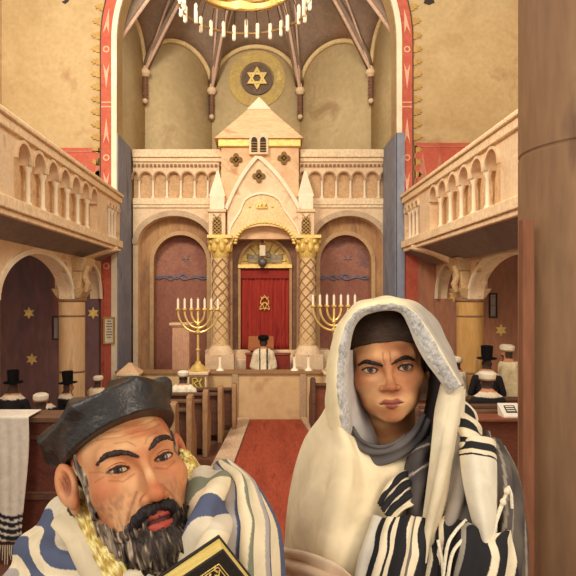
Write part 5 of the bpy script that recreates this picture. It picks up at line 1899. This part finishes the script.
# local frame: corner at the origin, width runs to -x, height to -z, thickness to +y
Tb = lambda p: Rb @ p
m = MB(Tb); m.box(-.125, 0, -.0035, 0, -.175, 0); m.build('cover', mat('black_book_cloth', (34, 30, 26), (46, 40, 34), scale=30, rough=.5), bk, bevel=.001)
m = MB(Tb); m.box(-.125, 0, .020, .0235, -.175, .002); m.build('cover', mat('black_book_cloth', (0, 0, 0)), bk, bevel=.001)
m = MB(Tb); m.box(-.122, -.002, 0, .020, -.172, -.001); m.build('gilt_pages', mat('gilt_page_edge', (226, 190, 96), (242, 214, 130), scale=60, stretch=(.2, 6, 1), rough=.4, metal=.15), bk)
m = MB(Tb)
fr = [(-.012, -.012), (-.113, -.012)]
for a in range(2):
    m.tube([(-.014 - a * .003, -.004, -.012 - a * .003), (-.111 + a * .003, -.004, -.012 - a * .003)], .0006, 5)
    m.tube([(-.014 - a * .003, -.004, -.012 - a * .003), (-.014 - a * .003, -.004, -.16)], .0006, 5)
for k in range(9):
    x = -.018 - k * .009
    z = -.020 - .004 * math.sin(k * 1.3)
    m.tube([(x, -.004, z), (x - .004, -.0045, z - .005), (x - .008, -.004, z - .002)], .0011, 5)
    m.tube([(x - .003, -.004, z), (x - .004, -.0045, z + .005), (x - .001, -.004, z + .007)], .0013, 5)
m.tube([(-.056 + .016 * math.cos(t * .5), -.004, -.05 + .016 * math.sin(t * .5)) for t in range(14)], .0012, 5)
m.build('gold_foliage', GOLD, bk)
m = MB()
m.box(-.75, .2, .85, 1.25, 1.60, 1.64)
bn = m.build('bench', WOOD, label='dark wooden bench on the rear platform under the bearded man', cat='bench')
for x in (-.68, .13):
    m = MB(); m.box(x - .03, x + .03, .88, 1.22, PZ, 1.60); m.build('leg', WOOD, bn)

# ============ the hooded youth ============
boy = empty('person', (.28, 1.27, PZ), 'frowning youth in dark cap under a white hooded prayer shawl with black stripes', 'person')
P2 = dict(low=.80, lash=.0013, wide=.98, jaw=.96, nose=.96, lid=.0056, frown=True, skin=(196, 134, 88), ruddy=(158, 88, 56), pale=(226, 174, 122), lip=(150, 78, 58), iris=(86, 64, 46), gaze=(.02, -1, .02))
R2 = rot(-9, 4, 5)
O2 = np.array(at(387.6, 368.3, 1.10)) - R2 @ np.array([0, -.08, 0])
h2 = lambda p: head_sdf(p, P2)
N2 = O2 + R2 @ np.array([0, .02, -.07])
SH2 = np.array([.275, 1.27, 2.275])


def body2(p):
    q = (p - O2) @ R2
    d = h2(q.astype(np.float32))
    d = smin(d, cap(p, N2, SH2 + [0, -.01, .04], .050, .056), .025)
    d = smin(d, cap(p, SH2 + [-.12, 0, 0], SH2 + [.12, 0, 0], .06), .07)
    d = smin(d, chain(p, [SH2 + [0, 0, -.05], SH2 + [0, 0, -.3], SH2 + [0, .01, -.48]], [.11, .12, .13]), .06)
    for s in (1, -1):
        d = smin(d, chain(p, [SH2 + [s * .145, 0, 0], SH2 + [s * .20, .0, -.26], SH2 + [s * .10, -.20, -.36]], [.055, .046, .032]), .02)
        hb = SH2 + np.array([s * .07, -.25, -.37])
        d = smin(d, ell(p, hb, [.024, .045, .036]), .02)
        for k, L_ in enumerate((.05, .062, .066, .056)):
            z = -.026 + k * .0175
            d = smin(d, chain(p, [hb + [0, -.03, z], hb + [-s * .012, -.03 - L_ * .55, z], hb + [-s * .03, -.03 - L_ * .8, z]], [.0088, .008, .007]), .006)
        d = smin(d, chain(p, [hb + [0, .01, .03], hb + [-s * .012, -.02, .052], hb + [-s * .022, -.045, .058]], [.010, .009, .0075]), .006)
        d = smin(d, chain(p, [SH2 + [s * .075, .01, -.5], [SH2[0] + s * .08, 1.27, 1.62], [SH2[0] + s * .08, 1.28, 1.29]], [.095, .07, .05]), .05)
        d = smin(d, ell(p, [SH2[0] + s * .08, 1.21, 1.25], [.042, .12, .045]), .03)
    return d


V, Q = sdf_fine(body2, (.02, .9, 1.2), (.56, 1.45, 2.76), .0021)
q = (V.astype(np.float64) - O2) @ R2
t = skin_tone(q, P2)
hands = (np.abs(V[:, 2] - (SH2[2] - .365)) < .08) & (V[:, 1] < 1.06)
t[(V[:, 2] < SH2[2] + .02) & ~hands] = lin((58, 52, 54))
link_mesh('body', V - np.array(boy.location), Q, SKINM, boy, tone=t)
eyes(boy, R2, O2, P2)
brows(h2, [[(-.052, .0095), (-.040, .0155), (-.026, .0130), (-.0105, .0070)], [(.0085, .0080), (.022, .0150), (.036, .0175), (.048, .0120)]], 'eyebrows', R2, O2, boy, (40, 27, 23), r=(.0018, .0036, .0040, .0026))


def cap2(p):
    d = ell(p, (0, .014, .036), (.080, .099, .095))
    lo_ = .048 - .10 * (p[:, 1] + .085) - 1.3 * p[:, 0] ** 2
    d = smax(d, lo_ - p[:, 2], .004)
    d = smax(d, -ell(p, (0, .014, .036), (.0745, .094, .0885)), .002)
    return d + .0012 * vn(p.astype(np.float64), (40, 40, 120))


V, Q = sdf_fine(cap2, (-.09, -.10, -.06), (.09, .13, .145), .0022)
link_mesh('cap', V @ R2.T + O2 - np.array(boy.location), Q, mat('brown_black_knit', (58, 44, 36), (74, 56, 45), (48, 38, 33), scale=14, stretch=(1, 1, 3), rough=.9, bump=.25, fine=.2, fscale=6), boy)


def hairfn(p):
    d = h2(p) - .003
    d = np.maximum(d, -.028 + .2 * p[:, 2] - p[:, 1]); d = np.maximum(d, .045 - np.abs(p[:, 0])); d = np.maximum(d, p[:, 2] - .05); d = np.maximum(d, -.02 - .4 * p[:, 1] - p[:, 2])
    return d + .0015 * vn(p.astype(np.float64), (240, 240, 60))


for lo_, hi_ in (((-.095, -.06, -.08), (0, .12, .06)), ((0, -.06, -.08), (.095, .12, .06))):
    local_mesh('hair', hairfn, lo_, hi_, .002, R2, O2, boy, HAIRM, grizzle((36, 28, 25), (50, 38, 32), (66, 50, 42)))

# hood: inner lining, silver strip, cream roll, falling back over the head
HC, HG, HS = (240, 220, 174), (186, 174, 156), (206, 200, 190)
mid = [(375, 309.5, 1.085), (390, 307.5, 1.082), (402, 311, 1.085)]
r_in = [(352, 440, 1.10), (350.5, 420, 1.085), (349, 398, 1.075), (347, 374, 1.07), (348.5, 350, 1.07), (353, 328, 1.075), (362, 316, 1.08), (375, 311, 1.085), (390, 309.5, 1.082), (402, 313, 1.08), (409, 326, 1.07), (416.5, 345, 1.06), (426, 362, 1.055), (438, 378, 1.055), (449, 394, 1.06)]
r_st = [(343, 440, 1.08), (340.5, 420, 1.065), (338.5, 398, 1.055), (337, 374, 1.05), (340, 348, 1.05), (346, 326, 1.055), (358, 311, 1.065), (374, 306, 1.075), (390, 304.5, 1.075), (405, 307, 1.07), (417, 316, 1.06), (428, 333, 1.05), (438, 350, 1.045), (448.5, 368, 1.045), (459.5, 386, 1.05)]
r_cr = [(331, 440, 1.10), (329.5, 420, 1.09), (329, 398, 1.085), (329.5, 374, 1.08), (333, 347, 1.08), (341, 324, 1.085), (355, 307, 1.09), (374, 301, 1.09), (391, 299.5, 1.09), (407, 303, 1.085), (420, 312, 1.075), (431, 329, 1.07), (442, 346, 1.07), (452, 364, 1.07), (462, 384, 1.075)]
r_b1 = [(330, 440, 1.17), (328, 420, 1.17), (328, 398, 1.17), (329, 374, 1.17), (333, 347, 1.17), (342, 324, 1.17), (356, 307, 1.17), (375, 300, 1.16), (393, 299, 1.16), (412, 303, 1.16), (428, 312, 1.16), (441, 330, 1.16), (450, 350, 1.16), (458, 372, 1.16), (464, 392, 1.16)]
r_b2 = [(340, 440, 1.30), (338, 420, 1.31), (338, 398, 1.32), (340, 374, 1.33), (344, 350, 1.33), (352, 332, 1.33), (366, 318, 1.32), (382, 312, 1.31), (396, 311, 1.31), (412, 313, 1.31), (426, 322, 1.32), (438, 338, 1.32), (447, 358, 1.32), (454, 378, 1.31), (458, 396, 1.30)]
r_b3 = [(375, 440, 1.36), (375, 420, 1.38), (375, 398, 1.40), (378, 378, 1.41), (382, 362, 1.41), (388, 350, 1.40), (394, 345, 1.40), (398, 343, 1.40), (402, 343, 1.40), (406, 345, 1.40), (410, 352, 1.40), (414, 362, 1.40), (416, 376, 1.40), (418, 390, 1.38), (420, 400, 1.37)]


def tone_hood(u, v, p):
    # u runs from the lining outwards and back over the head, v along the rim
    t = bands(u, [(.05, HG), (.205, HS), (9, HC)])
    k = np.clip((u - .21) * 30, 0, 1) * np.clip((v - .60) * 9, 0, 1)  # right side greyed: the hood's shaded side put into its colour
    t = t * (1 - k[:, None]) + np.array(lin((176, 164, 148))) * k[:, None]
    s = (u > .05) & (u < .205)
    w = np.clip(.4 + .9 * vn(p, (520, 520, 520)) * .7 + .3 * vn(p, (180, 180, 180)), 0, 1)[:, None]
    t[s] = t[s] * (1 - w[s]) + np.array(lin((150, 144, 138))) * w[s]
    return t


hood = loft('shawl_hood', [r_in, r_st, r_cr, r_b1, r_b2, r_b3], boy, CLOTH, tone_hood, 170, 260,
            lambda u, v, p: .0012 * np.sin(v * 60) * (u > .45) + .0016 * vn(p.reshape(-1, 3), (130, 130, 130)).reshape(u.shape) * ((u > .05) & (u < .2)), thick=.006)
# lining down the inside of the hood
loft('hood_lining', [
    [(349, 350, 1.075), (347, 374, 1.075), (349, 398, 1.08), (351, 420, 1.09), (353, 445, 1.10)],
    [(352, 350, 1.14), (354, 374, 1.14), (357, 398, 1.14), (364, 420, 1.14), (372, 445, 1.14)],
    [(356, 350, 1.22), (360, 374, 1.22), (364, 398, 1.21), (372, 420, 1.20), (382, 445, 1.19)]],
    boy, CLOTH, flat((200, 194, 186), (176, 168, 162), 30), 30, 50, thick=.004)
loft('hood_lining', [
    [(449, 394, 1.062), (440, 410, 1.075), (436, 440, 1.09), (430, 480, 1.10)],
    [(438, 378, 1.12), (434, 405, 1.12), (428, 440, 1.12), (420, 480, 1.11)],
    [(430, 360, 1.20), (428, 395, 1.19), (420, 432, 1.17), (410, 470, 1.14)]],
    boy, CLOTH, flat((62, 52, 50), (48, 42, 42), 30), 30, 50, thick=.004)  # right lining near black: shade inside the hood put into its colour
CW, CB = (228, 210, 176), (36, 33, 34)
# great white fall on the left, from the hood's edge over shoulder and chest
loft('shawl_fall', [
    [(331, 400, 1.15), (322, 418, 1.17), (308, 440, 1.20), (297, 470, 1.22), (289, 505, 1.23), (285, 540, 1.24), (280, 640, 1.24)],
    [(331, 404, 1.10), (324, 430, 1.11), (314, 458, 1.12), (305, 490, 1.12), (299, 520, 1.12), (296, 550, 1.13), (292, 640, 1.13)],
    [(336, 420, 1.075), (334, 445, 1.075), (330, 472, 1.06), (325, 500, 1.05), (321, 525, 1.05), (318, 555, 1.05), (314, 640, 1.05)],
    [(343, 430, 1.07), (350, 455, 1.065), (352, 480, 1.05), (350, 505, 1.035), (347, 530, 1.03), (345, 560, 1.02), (340, 640, 1.02)],
    [(350, 436, 1.08), (363, 458, 1.065), (372, 482, 1.05), (374, 505, 1.035), (372, 530, 1.025), (370, 560, 1.015), (368, 640, 1.01)],
    [(360, 442, 1.10), (377, 458, 1.085), (392, 476, 1.07), (397, 495, 1.06), (398, 520, 1.055), (398, 560, 1.05), (398, 640, 1.04)],
    [(372, 446, 1.12), (390, 450, 1.11), (408, 456, 1.10), (416, 480, 1.09), (420, 515, 1.09), (420, 560, 1.09), (420, 640, 1.09)]],
    boy, CLOTH, lambda u, v, p: flat((238, 218, 178), (222, 200, 158), 14)(u, v, p), 110, 110,
    lambda u, v, p: (.017 * np.sin(u * 14 + 1.2 + .9 * v) * np.exp(-((u - .5) / .3) ** 2) + .004 * np.sin(u * 27 + v * 5)) * np.clip(v * 3, 0, 1))
# cross folds low on the left
loft('shawl_sleeve', [
    [(279, 548, 1.16), (300, 552, 1.05), (325, 562, 1.0), (345, 572, .985), (365, 590, .98)],
    [(278, 556, 1.15), (300, 562, 1.035), (322, 572, .985), (340, 582, .975), (355, 600, .975)],
    [(278, 568, 1.15), (298, 575, 1.03), (318, 584, .985), (332, 594, .975), (345, 610, .975)],
    [(278, 590, 1.15), (296, 600, 1.03), (312, 610, .99), (325, 620, .98), (335, 630, .98)]],
    boy, CLOTH, flat((226, 198, 164), (204, 172, 140), 18), 50, 60, lambda u, v, p: .007 * np.sin(u * 14 + v * 2))
# neck cloth
loft('neck_scarf', [
    [(352, 425, 1.10), (364, 440, 1.075), (380, 446, 1.06), (398, 442, 1.065), (414, 428, 1.09), (422, 415, 1.12)],
    [(351, 430, 1.10), (362, 447, 1.075), (379, 452, 1.065), (400, 447, 1.07), (417, 433, 1.09), (426, 418, 1.12)],
    [(350, 438, 1.11), (362, 455, 1.085), (378, 463, 1.075), (402, 456, 1.08), (420, 442, 1.10), (432, 426, 1.12)]],
    boy, CLOTH, flat((100, 92, 88), (78, 72, 70), 24), 40, 80, lambda u, v, p: .004 * np.sin(u * 12 + v * 6))
# black and white stripes across the chest
loft('shawl_stripes', [
    [(410, 470, 1.07), (397, 476, 1.055), (386, 488, 1.045), (379, 504, 1.035)],
    [(416, 485, 1.055), (404, 490, 1.035), (393, 499, 1.03), (384, 513, 1.02)],
    [(422, 505, 1.05), (412, 506, 1.03), (402, 511, 1.022), (393, 522, 1.015)]],
    boy, CLOTH, lambda u, v, p: bands(u + .04 * np.sin(v * 8), [(.06, CW), (.2, CB), (.34, CW), (.5, CB), (.62, CW), (.78, CB), (9, CW)]), 180, 50, lambda u, v, p: .003 * np.sin(u * 20))
loft('shawl_stripes', [
    [(374, 516, 1.03), (366, 540, 1.01), (358, 566, 1.0), (345, 640, .99)],
    [(388, 518, 1.01), (381, 542, .99), (374, 568, .98), (362, 640, .97)],
    [(405, 516, 1.01), (400, 542, .985), (394, 568, .975), (384, 640, .965)],
    [(422, 518, 1.02), (418, 545, .995), (414, 570, .985), (408, 640, .975)],
    [(440, 530, 1.04), (438, 550, 1.02), (436, 575, 1.01), (432, 640, 1.0)]],
    boy, CLOTH, lambda u, v, p: bands(u + .02 * np.sin(v * 9), [(.14, (206, 196, 176)), (.26, CB), (.33, CW), (.36, CB), (.44, CW), (.56, CB), (.63, CW), (.68, (110, 100, 92)), (.74, CW), (.88, CB), (.93, CW), (9, CB)]), 260, 60, lambda u, v, p: .004 * np.sin(u * 26))
# dark rolled scarf and the cream panel hanging from the hood
loft('dark_scarf', [
    [(414, 436, 1.13), (408, 452, 1.10), (405, 475, 1.08), (407, 505, 1.06), (412, 540, 1.05)],
    [(421, 437, 1.11), (416, 454, 1.06), (413, 478, 1.045), (415, 507, 1.03), (420, 542, 1.025)],
    [(429, 437, 1.11), (426, 456, 1.06), (423, 480, 1.045), (424, 510, 1.035), (428, 545, 1.03)],
    [(440, 432, 1.12), (436, 455, 1.10), (432, 482, 1.08), (432, 512, 1.07), (434, 548, 1.06)]],
    boy, CLOTH, lambda u, v, p: np.where((np.sin(v * 26 + u * 7) > .94)[:, None] & (v > .12)[:, None] & (v < .6)[:, None], np.array(lin((180, 168, 150))), flat((58, 52, 52), (84, 76, 72), 30)(u, v, p)), 50, 80, lambda u, v, p: .003 * np.sin(v * 16 + u * 9))
loft('hood_panel', [
    [(442, 384, 1.08), (437, 410, 1.07), (435, 432, 1.055), (432, 460, 1.04), (427, 495, 1.03), (421, 530, 1.02), (417, 560, 1.015)],
    [(450, 388, 1.065), (446, 412, 1.05), (444, 434, 1.035), (440, 462, 1.02), (434, 496, 1.01), (427, 532, 1.005), (423, 562, 1.0)],
    [(460, 386, 1.08), (457, 410, 1.065), (454, 434, 1.05), (449, 462, 1.035), (442, 498, 1.025), (432, 534, 1.015), (428, 564, 1.01)],
    [(465, 388, 1.13), (463, 410, 1.12), (459, 434, 1.10), (454, 462, 1.08), (446, 498, 1.06), (435, 534, 1.04), (430, 566, 1.03)]],
    boy, CLOTH, flat((222, 206, 172), (204, 186, 152), 20), 50, 90, lambda u, v, p: .003 * np.sin(u * 12 + v * 4))
# grey fold between the panel and the sleeve
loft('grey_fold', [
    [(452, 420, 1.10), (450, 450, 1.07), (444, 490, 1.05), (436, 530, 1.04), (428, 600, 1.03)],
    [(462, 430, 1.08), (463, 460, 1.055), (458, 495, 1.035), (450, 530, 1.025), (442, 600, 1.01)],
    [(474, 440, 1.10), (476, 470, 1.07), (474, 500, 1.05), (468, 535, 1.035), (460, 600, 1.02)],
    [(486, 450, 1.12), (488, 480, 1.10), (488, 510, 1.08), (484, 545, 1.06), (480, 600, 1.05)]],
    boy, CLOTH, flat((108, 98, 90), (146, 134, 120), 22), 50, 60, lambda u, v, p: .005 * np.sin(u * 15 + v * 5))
# striped roll on the shoulder
loft('shawl_stripes', [
    [(456, 400, 1.17), (452, 416, 1.13), (452, 434, 1.10), (456, 452, 1.085)],
    [(464, 402, 1.15), (463, 418, 1.10), (464, 436, 1.07), (467, 456, 1.06)],
    [(472, 410, 1.16), (475, 424, 1.12), (477, 440, 1.085), (480, 458, 1.07)],
    [(474, 416, 1.20), (480, 430, 1.17), (485, 446, 1.14), (488, 462, 1.12)]],
    boy, CLOTH, lambda u, v, p: bands(v + .12 * u * (1 - u) * 4 - .1 * u, [(.16, CW), (.30, CB), (.44, CW), (.62, CB), (.74, CW), (.86, CB), (9, CW)]), 50, 200, lambda u, v, p: .003 * np.sin(v * 24))
# sleeve panel with black and white bands at its top
loft('shawl_sleeve', [
    [(459, 440, 1.09), (461, 460, 1.05), (465, 488, 1.03), (473, 520, 1.02), (482, 552, 1.02), (492, 620, 1.02)],
    [(474, 436, 1.07), (476, 458, 1.03), (479, 488, 1.01), (483, 520, 1.0), (487, 552, 1.005), (494, 620, 1.01)],
    [(489, 438, 1.09), (490, 460, 1.05), (491, 490, 1.03), (492, 522, 1.015), (492, 553, 1.015), (496, 620, 1.02)],
    [(494, 444, 1.14), (495, 466, 1.11), (495, 496, 1.08), (495, 526, 1.06), (494, 555, 1.05), (498, 620, 1.04)]],
    boy, CLOTH, lambda u, v, p: bands(v - .015 * np.sin(u * 3), [(.05, CW), (.12, CB), (.155, CW), (.17, CB), (9, (222, 210, 184))]), 40, 260, lambda u, v, p: .002 * np.sin(u * 9))
# dark gauzy shawl over the outer arm
loft('dark_shawl', [
    [(484, 432, 1.20), (489, 458, 1.10), (492, 490, 1.08), (494, 525, 1.07), (480, 560, 1.06), (470, 640, 1.05)],
    [(493, 437, 1.20), (502, 460, 1.12), (507, 490, 1.09), (509, 522, 1.07), (505, 560, 1.06), (500, 640, 1.05)],
    [(502, 447, 1.22), (512, 470, 1.16), (518, 497, 1.14), (520, 525, 1.12), (520, 562, 1.10), (518, 640, 1.09)],
    [(500, 446, 1.30), (513, 470, 1.27), (521, 498, 1.26), (524, 527, 1.25), (525, 565, 1.24), (525, 640, 1.22)]],
    boy, CLOTH, lambda u, v, p: np.where((np.abs(np.sin(u * 13 + v * 3)) > .97)[:, None], np.array(lin((150, 138, 120))), flat((66, 58, 54), (100, 90, 80), 26)(u, v, p)), 60, 70, lambda u, v, p: .005 * np.sin(u * 16 + v * 6))
# lower dark cloth and white fold at the bottom right
loft('dark_shawl', [
    [(440, 515, 1.05), (438, 545, 1.02), (434, 640, 1.0)],
    [(462, 520, 1.02), (462, 548, .99), (460, 640, .97)],
    [(485, 535, 1.01), (488, 560, .985), (488, 640, .97)],
    [(510, 530, 1.05), (518, 560, 1.03), (520, 640, 1.01)]],
    boy, CLOTH, lambda u, v, p: bands(u + .25 * v + .03 * np.sin(v * 9), [(.12, CB), (.17, CW), (.42, CB), (.47, (150, 140, 124)), (.78, CB), (.84, CW), (.96, CB), (1.10, CW), (9, CB)]), 200, 90, lambda u, v, p: .006 * np.sin(u * 16 + v * 4))
# fringe cords with knots
m = MB()
for c in ([(508, 486, 1.06), (511, 494, 1.055), (512, 508, 1.055)], [(507, 492, 1.06), (500, 508, 1.04), (494, 528, 1.02), (486, 553, 1.0)], [(503, 503, 1.05), (497, 520, 1.03), (491, 540, 1.01)],
          [(466, 520, 1.02), (455, 532, 1.0), (447, 548, .985), (442, 590, .975)], [(462, 540, .99), (452, 555, .98), (446, 590, .97)], [(438, 540, 1.0), (442, 560, .985), (444, 590, .975)]):
    m.tube([at(*a) - boy.location for a in cr(c, 14)], .0028, 8)
for c in ((507, 491, 1.05), (503, 502, 1.04), (490, 548, 1.0), (486, 556, .995)):
    m.ball(at(*c) - boy.location, (.0055, .005, .0065), 10, 7)
m.build('fringe_cords', mat('white_cord', (226, 212, 182), (238, 226, 200), scale=30), boy)
